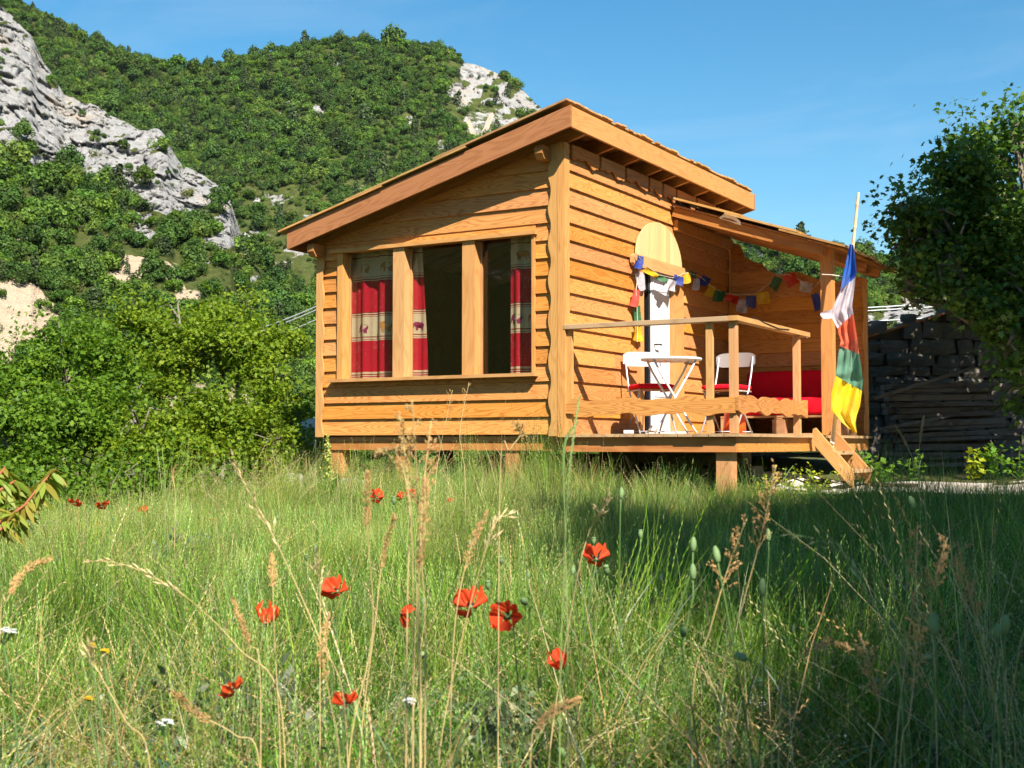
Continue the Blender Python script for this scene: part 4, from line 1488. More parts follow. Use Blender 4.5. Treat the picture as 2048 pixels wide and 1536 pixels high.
for c, x, y, w, h, a in (('white', 1283, 562, 15, 34, -14), ('red', 1272, 596, 15, 34, 6), ('green', 1277, 628, 13, 32, -10), ('yellow', 1275, 665, 15, 32, 2)):
    it.append((c, *corners(x, y, w, h, a), lambda x, y: onX(x, y, .085), nx_))
cord = [onX(1277, 520, .085), onX(1276, 550, .085), onX(1272, 580, .085), onX(1274, 612, .085), onX(1275, 645, .085), onX(1274, 684, .085)]
flag_string('short string of prayer flags hanging straight down the left door jamb', it, cord)

# tall bamboo pole with its long five-coloured banner
PD = 12.9
pole = empty('flag_pole', at(1663, 906, PD), 'leaning bamboo pole with a long five-coloured prayer banner beside the steps', 'flag pole')
pb0, pb1 = at(1663, 906, PD), at(1718, 375, PD)
npole = 23
pts = [pb0.lerp(pb1, i / npole) for i in range(npole + 1)]
pp, rr = [], []
for i in range(npole):
    for s in (0.0, .46, .5, .54):
        pp.append(pts[i].lerp(pts[i + 1], s)); rr.append((.0235 if s == .5 and i % 2 else .0205) * (1 - .3 * i / npole))
V, F = tube_geo(pp, rr, 9)
obj('bamboo', py_mesh('bamboo', V, F, wood('bamboo', (0.62, 0.46, 0.26), (0.45, 0.29, 0.13), .3, 20, .05, .1), True), pole)
V, F = merge([tube_geo([at(1644, 549, 12.85), at(1664, 550, 12.78), at(1684, 553, 12.85)], .006, 5), tube_geo([at(1660, 884, 12.86), at(1668, 888, 12.86)], .012, 5)])
obj('tie', py_mesh('tie', V, F, M_ROPE), pole)
FB = {'blue': (0.035, 0.14, 0.55), 'white': (0.62, 0.56, 0.63), 'red': (0.78, 0.16, 0.075), 'green': (0.12, 0.30, 0.20), 'yellow': (0.88, 0.62, 0.02)}
MB_ = {k: cloth('banner_' + k, c, .4, .10, 300, ink=.12) for k, c in FB.items()}
BD = 12.72
def banner(colour, left, right, seed, fold=.05):
    """left/right: px polylines of equal length, top to bottom"""
    r = random.Random(seed)
    nu, nv = 14, 16
    L = np.array(left, float); R_ = np.array(right, float)
    tl = np.linspace(0, 1, len(L))
    V, F = [], []
    ph = r.random() * 6
    for j in range(nv + 1):
        v = j / nv
        l = (np.interp(v, tl, L[:, 0]), np.interp(v, tl, L[:, 1])); q = (np.interp(v, tl, R_[:, 0]), np.interp(v, tl, R_[:, 1]))
        for i in range(nu + 1):
            u = i / nu
            x = l[0] + (q[0] - l[0]) * u; y = l[1] + (q[1] - l[1]) * u
            d = BD + fold * (sin(u * 9 + ph + 1.4 * v) + .45 * sin(u * 19 + 2.3 * v + ph * 2)) * (0.35 + .65 * min(1, 2 * u + .2)) + .03 * sin(u * 3.0) + .012 * sin(v * 11 + u * 7 + ph)
            V.append(at(x, y, d))
    for j in range(nv):
        for i in range(nu):
            a = j * (nu + 1) + i
            F.append((a, a + 1, a + nu + 2, a + nu + 1))
    obj(colour + '_banner', py_mesh('banner', V, F, MB_[colour], True), pole)
banner('blue', [(1699, 488), (1692, 525), (1685, 553), (1681, 580)], [(1707, 490), (1711, 520), (1713, 545), (1711, 554)], 1, .035)
banner('white', [(1681, 580), (1667, 610), (1662, 632), (1675, 657)], [(1711, 554), (1707, 590), (1704, 612), (1707, 627)], 2)
banner('red', [(1675, 657), (1677, 668), (1682, 682), (1679, 692)], [(1707, 627), (1711, 655), (1716, 685), (1718, 708)], 3)
banner('green', [(1679, 692), (1675, 720), (1673, 740), (1672, 752)], [(1718, 708), (1723, 735), (1726, 760), (1724, 782)], 4)
banner('yellow', [(1672, 752), (1663, 785), (1662, 820), (1684, 845), (1709, 866)], [(1724, 782), (1720, 812), (1713, 832), (1711, 846), (1714, 865)], 5)
V, F = flag_mesh(at(1664, 618, 12.7), at(1665, 636, 12.7), at(1646, 626, 12.66), at(1641, 640, 12.66), .02, Vector((1, 0, 0)), 3)
obj('white_streamer', py_mesh('streamer', V, F, MB_['white'], True), pole)

# ------------------------------------------------------------------ curtains
def curtain_mat():
    m, nt, out = new_mat('batik_curtain')
    b = NB(nt)
    co = b.coord('Object')
    sp = b.n('ShaderNodeSeparateXYZ'); b.set(sp.inputs[0], co)
    z = b.math('MULTIPLY', b.math('SUBTRACT', sp.outputs[2], 0.55), 1 / 1.4)
    cream, red, dk = (0.66, 0.52, 0.33), (0.52, 0.014, 0.035), (0.30, 0.02, 0.03)
    def zz(v): return (v - .55) / 1.4
    stops = []
    for z0, c in ((.55, cream), (.60, red), (.615, cream), (.625, dk), (.635, cream), (.655, red), (.985, cream), (.995, dk), (1.003, cream), (1.02, dk), (1.028, cream), (1.235, dk), (1.24, cream), (1.255, dk), (1.262, cream), (1.275, dk), (1.285, red), (1.615, cream), (1.625, dk), (1.633, cream), (1.65, dk), (1.66, cream), (1.86, dk), (1.87, cream)):
        stops.append((zz(z0), c))
    col = b.ramp(z, stops, 'CONSTANT')
    # batik stipple: little dot clusters and crackle in the dye
    vd = b.voro(b.mapping(co, (1, 1, 1)), 95.0)
    cl = b.noise(co, 11.0, 1.0)
    dots = b.math('MULTIPLY', b.math('LESS_THAN', vd, 0.24), b.math('GREATER_THAN', cl, 0.60))
    col = b.mix(b.math('MULTIPLY', dots, 0.6), col, cream)
    ck = b.noise(co, 60.0, 5.0, .7)
    col = b.mix(b.maprange(ck, .35, .75, 0, .35), col, (0.75, 0.3, 0.25), 'MULTIPLY')
    bs = b.bsdf(col, .9, None, .05)
    tr = b.n('ShaderNodeBsdfTranslucent'); b.set(tr.inputs[0], col)
    mx = b.n('ShaderNodeMixShader'); mx.inputs[0].default_value = .25
    nt.links.new(bs, mx.inputs[1]); nt.links.new(tr.outputs[0], mx.inputs[2]); nt.links.new(mx.outputs[0], out.inputs[0])
    return m
M_CURT = curtain_mat()
M_ELE = {'tan': plain('print_tan', (0.42, 0.17, 0.05), .9, .05), 'plum': plain('print_plum', (0.22, 0.02, 0.07), .9, .05)}
ELE = [(-.046, .0), (-.046, .030), (-.058, .052), (-.052, .075), (-.03, .088), (.005, .090), (.022, .096), (.044, .092), (.060, .076), (.064, .055), (.064, .03), (.072, .014), (.066, .010), (.056, .028), (.053, .046), (.044, .046), (.040, .034), (.036, .0), (.020, .0), (.018, .030), (-.016, .032), (-.022, .0), (-.034, .0)]
def curtain(x0, x1, flare, seed, label, eles, y=0.13):
    r = random.Random(seed)
    ph = r.random() * 6
    def surf(u, z):
        w = 1 + flare * (1.9 - z)
        x = x0 + (x1 - x0) * u * w
        return Vector((x, y + .022 * sin((x - x0) * 26 + ph) + .01 * sin((x - x0) * 61 + ph * 2), z))
    nu, nv = 40, 24
    V, F = [], []
    for i in range(nu + 1):
        for j in range(nv + 1):
            V.append(surf(i / nu, .56 + 1.36 * j / nv))
    for i in range(nu):
        for j in range(nv):
            a = i * (nv + 1) + j
            F.append((a, a + nv + 1, a + nv + 2, a + 1))
    c = obj('curtain', py_mesh('curtain', V, F, M_CURT, True))
    tag(c, label, 'curtain', 'batik curtains behind the window panes')
    for ex_, ez_, colr, sc in eles:
        VV = []
        for ux, uz in ELE:
            p = Vector((ex_ + ux * sc, y + .022 * sin((ex_ + ux * sc - x0) * 26 + ph) + .01 * sin((ex_ + ux * sc - x0) * 61 + ph * 2) - .006, ez_ + uz * abs(sc)))
            VV.append(p)
        obj('printed_elephant', py_mesh('elephant', VV, [tuple(range(len(VV)))], M_ELE[colr]), c)
curtain(-2.64, -1.90, 0, 2, 'red and cream batik curtain with elephants filling the left window pane',
        [(-2.45, 1.07, 'plum', -1.0), (-2.16, 1.07, 'tan', -1.15), (-2.15, 1.70, 'tan', -1.05), (-2.44, 1.70, 'tan', -1.0)])
curtain(-1.86, -1.72, .45, 5, 'narrow gathered strip of red batik curtain beside the middle pane', [(-1.745, 1.07, 'plum', -.9)])
curtain(-0.66, -0.30, .02, 9, 'red and cream batik curtain drawn to the right end of the window',
        [(-.585, 1.08, 'plum', -1.0), (-.40, 1.08, 'tan', -1.0), (-.52, 1.70, 'tan', 1.0)])
# ------------------------------------------------------------------ stone wall, woodpile, boulders, cables
M_STONE = plain('field_stone', (0.15, 0.13, 0.105), .9, .1, 0, .35, 7.0, .7)
M_PALEROCK = plain('pale_limestone', (0.46, 0.43, 0.40), .9, .1, 0, .22, 5.0, .7)
def stone_meshes(n, mat, seed, sub=2):
    out_ = []
    r = random.Random(seed)
    for k in range(n):
        # rounded, slightly faceted block from a 3x3x3 cube shell
        V, F, idx = [], [], {}
        off = np.array([r.random() * 50, r.random() * 50, r.random() * 50])
        def vert(i, j, kk):
            key = (i, j, kk)
            if key not in idx:
                p = np.array([i / sub * 2 - 1, j / sub * 2 - 1, kk / sub * 2 - 1])
                q = p / max(1e-6, np.linalg.norm(p)) * 1.15
                p = p * .55 + q * .45
                nz = vnoise((p * 1.3 + off)[None], 3)[0] - .5
                p = p * (1 + .42 * nz) * .5
                idx[key] = len(V); V.append(tuple(p))
            return idx[key]
        for a in range(sub):
            for c in range(sub):
                F.append((vert(a, c, 0), vert(a, c + 1, 0), vert(a + 1, c + 1, 0), vert(a + 1, c, 0)))
                F.append((vert(a, c, sub), vert(a + 1, c, sub), vert(a + 1, c + 1, sub), vert(a, c + 1, sub)))
                F.append((vert(a, 0, c), vert(a + 1, 0, c), vert(a + 1, 0, c + 1), vert(a, 0, c + 1)))
                F.append((vert(a, sub, c), vert(a, sub, c + 1), vert(a + 1, sub, c + 1), vert(a + 1, sub, c)))
                F.append((vert(0, a, c), vert(0, a, c + 1), vert(0, a + 1, c + 1), vert(0, a + 1, c)))
                F.append((vert(sub, a, c), vert(sub, a + 1, c), vert(sub, a + 1, c + 1), vert(sub, a, c + 1)))
        out_.append(py_mesh('stone', V, F, mat, False))
    return out_
STONES = stone_meshes(8, M_STONE, 2)

def lay_wall(parent, O, ex, L, z0, top_fn, thick, seed, hmin=.12, hmax=.24, wmin=.18, wmax=.46):
    """dry-laid courses; ex unit horizontal direction, faces cross(ex,up)"""
    r = random.Random(seed)
    ex = Vector(ex).normalized()
    nrm = ex.cross(UP).normalized()
    z = z0
    n = 0
    while True:
        h = r.uniform(hmin, hmax)
        any_ = False
        u = r.uniform(-.2, 0)
        while u < L:
            w = r.uniform(wmin, wmax)
            uc = u + w / 2
            if 0 <= uc <= L and z + h * .6 < top_fn(uc):
                c = Vector(O) + ex * uc + UP * (z + h / 2 + r.uniform(-.015, .015)) + nrm * r.uniform(-.02, .03)
                c.z = z + h / 2 + r.uniform(-.015, .015)
                Rm = Matrix.Rotation(r.uniform(-.12, .12), 4, nrm)
                B = Matrix((ex * (w * 1.06), nrm * thick, UP * (h * 1.1))).transposed().to_4x4()
                M = Matrix.Translation(c) @ Rm @ B
                obj('stone', r.choice(STONES), parent, M)
                any_ = True; n += 1
            u += w
        z += h
        if not any_ and z > z0 + .5: break
        if z > z0 + 6: break
    return n
wallO = rf(4.75, 17.4); wallE = (RIGHT + FWD * .10).normalized()
def walltop(u): return 1.32 + .30 * u
sw = empty('stone_wall', (wallO.x, wallO.y, -.6), 'dark rubble stone wall with a sloping top standing in tree shade behind the woodpile', 'wall')
V, F = [], []
nrmW = wallE.cross(UP).normalized()
core = []
for u, zt_ in ((0, walltop(0) - .1), (6.4, walltop(6.4) - .1)):
    for d in (-.1, -.5):
        q = wallO + wallE * u + nrmW * d
        core += [(q.x, q.y, -.8), (q.x, q.y, zt_ + .1)]
Fc = [(0, 4, 5, 1), (2, 3, 7, 6), (1, 5, 7, 3), (0, 1, 3, 2), (4, 6, 7, 5)]
obj('wall_core', py_mesh('wall_core', core, Fc, M_STONE), sw)
print('stones', lay_wall(sw, wallO + nrmW * -.16, wallE, 4.6, -.62, walltop, .38, 4))
for i in range(5):
    a_ = wallO + wallE * (i * 1.0 - .05) + nrmW * (-.02); a_.z = walltop(i * 1.0) + .02
    e_ = (wallE + UP * .30).normalized()
    plank('coping_board', sw, a_ + nrmW * -.45, e_, nrmW, rect(1.02, .5), .03, M_BEAM)
for u, s_ in ((.25, .16), (.75, .1), (1.5, .14), (2.2, .2), (2.45, .12)):
    c = wallO + wallE * u + nrmW * -.1; c.z = walltop(u) + .10
    obj('stone', STONES[int(u * 7) % 8], sw, Matrix.Translation(c) @ Matrix.Diagonal((s_ * 2.2, s_ * 1.4, s_ * 1.2, 1)))

# low rubble footing visible under the deck
ft = empty('stone_footing', (0.6, 1.55, -.75), 'low sunlit rubble footing under the porch deck', 'wall')
print(lay_wall(ft, Vector((-.45, 1.62, 0)), Vector((1, 0, 0)), 1.75, -.85, lambda u: -.17 - .12 * u * 0, .3, 9, .10, .19, .15, .34))

# woodpile: each weathered plank lies loose
r = random.Random(12)
wp0 = rf(4.75, 15.9)
nw = 0
ORD = 'lowest second third fourth fifth sixth seventh eighth ninth tenth eleventh twelfth thirteenth fourteenth fifteenth sixteenth seventeenth eighteenth nineteenth twentieth'.split()
z = -.38
layer = 0
while z < .62:
    th = r.uniform(.035, .075)
    for kx in range(2):
        L = r.uniform(1.25, 1.75) * (1 - .12 * max(0, z))
        wd = r.uniform(.12, .2)
        e_ = (wallE + UP * r.uniform(-.015, .05) + FWD * r.uniform(-.07, .07)).normalized()
        o_ = wp0 + wallE * (r.uniform(-.1, .15)) + FWD * (.22 * kx + r.uniform(-.04, .04)); o_.z = z + r.uniform(0, .012)
        p_ = plank('timber_plank', None, o_, e_, FWD, rect(round(L, 2), round(wd, 2)), round(th, 3), M_OLDWOOD)
        tag(p_, '%s weathered plank in the %s layer up of the dark woodpile' % (('front', 'rear')[kx], ORD[layer]), 'plank', 'planks stacked in the woodpile')
        nw += 1
    z += th + r.uniform(.008, .03)
    layer += 1
for (xa, ya, xb, yb_, d) in ((1750, 800, 1950, 738, 15.7), (1760, 862, 1900, 835, 15.7)):
    a_, b_ = at(xa, ya, d), at(xb, yb_, d + .3)
    p_ = plank('timber_pole', None, a_, (b_ - a_), FWD, rect(round((b_ - a_).length, 2), .05), .04, M_OLDWOOD)
    tag(p_, 'long thin grey lath resting %s' % ('across the top of the woodpile' if ya == 800 else 'against the front of the woodpile'), 'lath')

# door mat slab by the steps and boulders
q = at(1752, 958, 12.95); q.z = gz(q) + .02
slab = plank('doormat', None, q, RIGHT, FWD, [(-.02, -.02), (.42, -.05), (.46, .30), (.02, .34)], .022, plain('brown_mat', (0.14, 0.075, 0.055), .9, .1, 0, .3, 30))
tag(slab, 'flat reddish-brown mat lying on the gravel below the steps', 'mat')
for i, (x, y, d, s_, lab) in enumerate(((622, 925, 15.2, (.55, .5, .9), 'tall pale limestone boulder half hidden by shrubs left of the cabin'), (598, 985, 14.2, (.7, .5, .4), 'low pale boulder in the grass left of the cabin piers'), (700, 985, 13.2, (.5, .4, .3), 'small grey boulder in the grass under the window wall'))):
    c = at(x, y, d)
    g2 = stone_meshes(1, M_PALEROCK, 30 + i, 7)[0]
    o = obj('boulder', g2, None, Matrix.Translation(c) @ Matrix.Rotation(i * 1.3, 4, 'Z') @ Matrix.Diagonal((s_[0], s_[1], s_[2], 1)))
    tag(o, lab, 'boulder')

# power cables strung across the valley behind the cabin
for i, (ly, my, ry, lab) in enumerate(((640, 602, 571, 'topmost of the three pale power cables crossing behind the cabin'), (646, 609, 577, 'middle one of the three pale power cables crossing behind the cabin'), (662, 629, 599, 'lowest of the three pale power cables crossing behind the cabin'))):
    L_, Mid, R_ = at(300, ly + 50, 60), at(660, my - 2, 48), at(2300, ry - 8, 60)
    pts = []
    for a_, b_, sag in ((L_, Mid, .5), (Mid, R_, .9)):
        for k in range(16):
            t_ = k / 15
            p = a_.lerp(b_, t_); p.z -= sag * 4 * t_ * (1 - t_)
            if not pts or (p - pts[-1]).length > .01: pts.append(p)
    V, F = tube_geo(pts, .022, 5)
    tag(obj('power_cable', py_mesh('cable', V, F, M_WIRE, True)), lab, 'cable', 'power cables behind the cabin')

# ------------------------------------------------------------------ trees
def lobed(C, N, size, g):
    """maple-like leaf: 9-gon with three lobes"""
    M_ = len(C)
    N = N / np.maximum(np.linalg.norm(N, axis=1, keepdims=True), 1e-6)
    ref = g.normal(size=(M_, 3))
    A = np.cross(N, ref); A /= np.maximum(np.linalg.norm(A, axis=1, keepdims=True), 1e-6)
    B = np.cross(N, A)
    s = size[:, None]
    out2 = []
    for u, v, w in ((0, -.45, 0), (.42, -.28, .08), (.22, -.02, 0), (.5, .22, .1), (.16, .22, .02), (0, .6, .12), (-.16, .22, .02), (-.5, .22, .1), (-.22, -.02, 0), (-.42, -.28, .08)):
        out2.append(C + A * s * u + B * s * v - N * s * w)
    V = np.stack(out2, 1)
    return V.reshape(-1, 3), np.arange(M_ * 10).reshape(M_, 10)

def make_tree(name, base, blobs, n_twigs, per, leaf, mat, label, cat='tree', group=None, seed=0, trunk_r=.12, maple=True, spread=.17, up=.5, parent_loc=None, shell=.72, bark=None, sub=0):
    """blobs: (center Vector, radius Vector) ; leaves sit in twig clusters near the blob surfaces"""
    g = np.random.default_rng(seed)
    base = Vector(base)
    t = empty(name, base, label, cat, group)
    allb = blobs
    if sub:
        rr0 = random.Random(seed + 5)
        nb2 = []
        for c_, r_ in blobs:
            for k in range(sub):
                dd = Vector((rr0.gauss(0, 1), rr0.gauss(0, 1), rr0.gauss(.15, .9))).normalized()
                q = rr0.uniform(.30, .48)
                nb2.append((c_ + Vector((dd.x * r_.x, dd.y * r_.y, dd.z * r_.z)) * rr0.uniform(.55, .95), Vector((r_.x * q, r_.y * q, r_.z * q * .62))))
        blobs = nb2
    vols = np.array([b_[1].x * b_[1].y + b_[1].x * b_[1].z for b_ in blobs])
    pick = g.choice(len(blobs), n_twigs, p=vols / vols.sum())
    bc = np.array([tuple(b_[0]) for b_ in blobs]); br = np.array([tuple(b_[1]) for b_ in blobs])
    d = g.normal(size=(n_twigs, 3)); d /= np.linalg.norm(d, axis=1, keepdims=True)
    if sub: d[:, 2] = np.where(d[:, 2] < -.3, -d[:, 2], d[:, 2])
    rad_ = shell + (1.06 - shell) * g.random(n_twigs) ** .6
    tw = bc[pick] + d * br[pick] * rad_[:, None]
    keep = fbm(tw * 1.6, 2, seed) > (.42 if sub else .36)
    tw, d = tw[keep], d[keep]
    n = len(tw)
    # a few long shoots stick out
    sh = g.random(n) < .10
    tw[sh] += d[sh] * g.uniform(.1, .34, (int(sh.sum()), 1)) + np.array([0, 0, .10])
    tv = g.random(n)
    C = np.repeat(tw, per, 0) + g.normal(size=(n * per, 3)) * spread * np.array([1, 1, .75])
    N = np.repeat(d, per, 0) * .55 + g.normal(size=(n * per, 3)) * .55 + np.array([0, 0, up])
    size = leaf * g.uniform(.6, 1.25, n * per)
    if maple:
        V, F = lobed(C, N, size, g)
    else:
        V, F = quads(C, N, size, 1.35, seed, .12)
    me = fast_mesh('crown', V, F, mat)
    lv = np.clip(np.repeat(tv, per) * .55 + g.random(n * per) * .45, 0, 1)
    add_attr(me, 'lv', 'FLOAT', 'FACE', lv)
    obj('crown', me, t)
    # trunk and limbs
    blobs = allb
    r = random.Random(seed)
    geos = []
    top = sum((b_[0] for b_ in blobs), Vector()) / len(blobs)
    mid = base.lerp(top, .45) + Vector((r.uniform(-.15, .15), r.uniform(-.15, .15), 0))
    geos.append(tube_geo([base - UP * .2, base.lerp(mid, .5) + Vector((.05, -.04, 0)), mid, mid.lerp(top, .6)], [trunk_r * 1.2, trunk_r, trunk_r * .8, trunk_r * .4], 8))
    for b_ in blobs:
        s0 = base.lerp(mid, r.uniform(.5, 1.0))
        e0 = b_[0] + Vector((r.uniform(-.2, .2), r.uniform(-.2, .2), r.uniform(-.1, .3)))
        m0 = s0.lerp(e0, .5) + Vector((r.uniform(-.2, .2), r.uniform(-.2, .2), r.uniform(-.05, .25)))
        geos.append(tube_geo([s0, m0, e0], [trunk_r * .5, trunk_r * .3, trunk_r * .12], 6))
        for k in range(5):
            dd = Vector((r.gauss(0, 1), r.gauss(0, 1), r.gauss(.3, 1))).normalized()
            e1 = b_[0] + Vector((dd.x * b_[1].x, dd.y * b_[1].y, dd.z * b_[1].z)) * .9
            geos.append(tube_geo([m0.lerp(e0, r.uniform(.3, 1)), e0.lerp(e1, .5) + Vector((r.uniform(-.08, .08), 0, r.uniform(-.05, .1))), e1], [trunk_r * .16, trunk_r * .1, trunk_r * .04], 5))
    V, F = merge(geos)
    obj('trunk', py_mesh('trunk', V, F, bark or M_BARK, True), t)
    return t

M_BUSH = leafmat('maple_shrub_leaf', (0.055, 0.130, 0.008), (0.25, 0.32, 0.022), .40, spec=.18, rough=.5)
M_BUSH2 = leafmat('hazel_leaf', (0.042, 0.115, 0.010), (0.17, 0.27, 0.022), .4, spec=.18, rough=.5)
M_BIGTREE = leafmat('field_maple_leaf', (0.030, 0.082, 0.012), (0.11, 0.20, 0.024), .32, spec=.3, rough=.42)
def pb_(x, y, rp, d, sq=1.0):
    c = at(x, y, d); s_ = rp * d / FPX * (.95 if x < 700 else 1.0)
    return (c, Vector((s_, s_, s_ * sq)))
def gbase(x, y, d):
    p = at(x, y, d); p.z = gz(p); return p

make_tree('maple_shrub', gbase(120, 1000, 14.6), [pb_(*v) for v in ((132, 705, 78, 15.6), (60, 790, 85, 15.2), (190, 790, 95, 15), (30, 880, 105, 14.4), (150, 890, 100, 14.3), (235, 760, 50, 15.4), (-40, 820, 90, 15), (-30, 960, 80, 13.9), (110, 965, 65, 13.8), (230, 850, 70, 14.7))],
          3800, 11, .056, M_BUSH2, 'big rounded green maple shrub at the far left edge of the meadow', 'shrub', 'shrubs along the bank', 3, sub=9, spread=.09)
make_tree('maple_shrub', gbase(430, 990, 16), [pb_(*v) for v in ((310, 690, 70, 16.8), (390, 705, 72, 16.6), (425, 645, 42, 17.2), (330, 640, 42, 17.1), (480, 725, 62, 16.4), (545, 770, 62, 16), (555, 700, 40, 16.8), (470, 655, 36, 17), (585, 840, 36, 15.8), (300, 760, 60, 16.2))],
          3000, 11, .054, M_BUSH, 'tall yellow-green maple shrub with bare grey limbs behind the meadow', 'shrub', 'shrubs along the bank', 5, sub=8, spread=.085)
make_tree('maple_shrub', gbase(380, 1010, 14), [pb_(*v) for v in ((300, 870, 75, 14.2), (385, 850, 70, 14.6), (440, 895, 85, 14.1), (525, 880, 65, 14.4), (555, 935, 40, 14.2), (260, 930, 60, 13.7), (350, 930, 62, 13.6), (470, 830, 40, 14.9))],
          2900, 11, .052, M_BUSH, 'low spreading bright green shrub in front, reaching to the cabin corner', 'shrub', 'shrubs along the bank', 6, sub=8, spread=.08)
make_tree('maple_shrub', gbase(-330, 1000, 15), [pb_(*v) for v in ((-330, 760, 100, 15.5), (-250, 850, 100, 15), (-400, 870, 110, 15), (-330, 930, 100, 14.6), (-180, 900, 80, 14.8))],
          900, 11, .07, M_BUSH2, 'green maple shrub just beyond the left edge', 'shrub', 'shrubs along the bank', 11, sub=8, spread=.09)
make_tree('bramble_bush', gbase(200, 1010, 12.4), [pb_(*v) for v in ((60, 990, 55, 12.6), (130, 1000, 50, 12.4), (210, 990, 50, 12.4), (290, 985, 45, 12.5), (10, 1010, 50, 12.2), (370, 985, 45, 12.8), (450, 985, 40, 13))],
          700, 11, .05, M_BUSH2, 'dark low bramble thicket at the left foot of the shrubs', 'bush', None, 8, .03)
make_tree('bramble_bush', gbase(590, 985, 14.5), [pb_(*v) for v in ((560, 960, 32, 14.0), (600, 930, 28, 14.3), (575, 905, 26, 14.6), (610, 890, 18, 14.6))],
          260, 11, .045, M_BUSH, 'small bright bush beside the pale boulder left of the cabin', 'bush', None, 9, .02)

BIG = [pb_(*v) for v in ((1850, 475, 80, 14.2), (1812, 445, 36, 14.0), (1930, 405, 95, 14.6), (1862, 545, 64, 14.0), (1985, 335, 85, 15), (2030, 480, 140, 14.8), (1910, 520, 90, 14.3), (1990, 590, 95, 14.4), (2150, 340, 130, 15.2), (2062, 285, 55, 15), (2150, 500, 180, 15), (1835, 590, 34, 13.9), (1930, 610, 50, 14), (2060, 660, 70, 14.2), (2250, 380, 220, 15.5), (2320, 150, 150, 15.5), (1900, 350, 36, 14.6), (1978, 305, 34, 15), (2090, 760, 60, 14), (1950, 470, 140, 16.6), (2100, 470, 190, 17.2), (1870, 520, 70, 16.2), (2030, 560, 120, 17.6), (2032, 715, 42, 13.8), (1996, 662, 30, 13.8), (2050, 800, 40, 14))]
make_tree('maple_tree', gbase(2180, 990, 15), BIG, 6800, 12, .072, M_BIGTREE, 'large dark green maple tree leaning in at the right edge', 'tree', None, 21, .22, shell=.6, sub=10, spread=.12)

# shade trees standing right of and behind the viewpoint; their shadow crosses the meadow
def rblob(r_, f_, z_, a_, b_=None):
    return (rf(r_, f_, z_), Vector((a_, a_, b_ or a_ * .6)))
make_tree('shade_tree', (*rf(7.0, 3.0)[:2], gz(rf(7.0, 3.0))), [rblob(*v) for v in ((3.1, 3.0, 4.7, .8, .5), (4.2, 2.4, 5.2, 1.2, .7), (4.3, 4.0, 4.6, .9, .5), (5.4, 3.3, 5.3, 1.3, .8), (5.6, 4.2, 5.0, 1.0, .6), (6.8, 3.2, 5.6, 1.4, .9), (7.4, 4.4, 5.4, 1.2, .8), (6.4, 1.6, 5.3, 1.2, .8), (2.8, 3.9, 4.4, .6, .35), (8.4, 3.4, 5.8, 1.4, 1), (3.2, .3, 4.7, .75, .45), (4.3, .4, 4.9, 1.0, .6), (5.5, .3, 5.2, 1.2, .7), (2.95, 1.7, 4.6, .7, .45), (3.6, 1.4, 4.8, .8, .5))],
          3600, 11, .15, M_BIGTREE, 'leafy tree just outside the right edge shading the meadow', 'tree', 'trees right of the view', 31, .2, shell=.2, maple=False, spread=.24)
make_tree('shade_tree', (*rf(6.5, -3.0)[:2], gz(rf(6.5, -3.0))), [rblob(*v) for v in ((3.1, -3.5, 4.6, .75, .5), (4.1, -2.4, 4.6, .9, .6), (4.6, -1.6, 4.8, 1.0, .6), (5.0, -3.2, 5.2, 1.2, .8), (6.2, -2.4, 5.4, 1.3, .9), (5.6, -.6, 4.8, .9, .6), (7.2, -3.6, 5.6, 1.3, .9), (4.0, -3.9, 4.7, .9, .5), (3.9, -1.5, 4.6, .7, .45), (2.7, -3.9, 4.5, .6, .4), (2.4, -4.4, 4.4, .65, .4), (2.75, -3.1, 4.45, .5, .35), (3.3, -2.0, 4.5, .5, .35), (3.4, -2.9, 4.6, .6, .4), (4.6, -.6, 4.7, .8, .5))],
          3400, 11, .15, M_BIGTREE, 'leafy tree behind the viewpoint on the right', 'tree', 'trees right of the view', 33, .2, shell=.2, maple=False, spread=.24)
make_tree('shade_tree', (*rf(9.6, 9.0)[:2], gz(rf(9.6, 9.0))), [rblob(*v) for v in ((8.2, 9.6, 5.4, 1.0, .7), (9.4, 10.0, 5.6, 1.2, .8), (9.2, 11.0, 5.0, 1.1, .8), (10.6, 9.6, 5.8, 1.3, .9), (7.3, 9.4, 6.4, .8, .5), (6.05, 9.5, 7.2, .85, .7), (5.6, 10.4, 6.2, .7, .6), (6.9, 9.4, 6.4, .8, .6), (6.3, 10.2, 7.6, .7, .5))],
          2400, 11, .15, M_BIGTREE, 'slender leafy tree right of the gravel path shading the stone wall', 'tree', 'trees right of the view', 35, .24, shell=.2, maple=False, spread=.24)

# ------------------------------------------------------------------ meadow
M_GRASS = colattr_mat('meadow_grass', .34, .38, .4, .05)
GREEN = [(0.0703, 0.1816, 0.0103), (0.1055, 0.2345, 0.0162), (0.1524, 0.2799, 0.0259), (0.0439, 0.1248, 0.0103)]
PALE = [(0.2649, 0.3737, 0.0673), (0.3251, 0.4169, 0.1102), (0.2167, 0.3378, 0.049)]
STRAW = [(0.496, 0.392, 0.168), (0.56, 0.464, 0.24), (0.384, 0.256, 0.096)]
SAGE = [(0.128, 0.176, 0.096), (0.16, 0.2, 0.12), (0.096, 0.152, 0.08)]

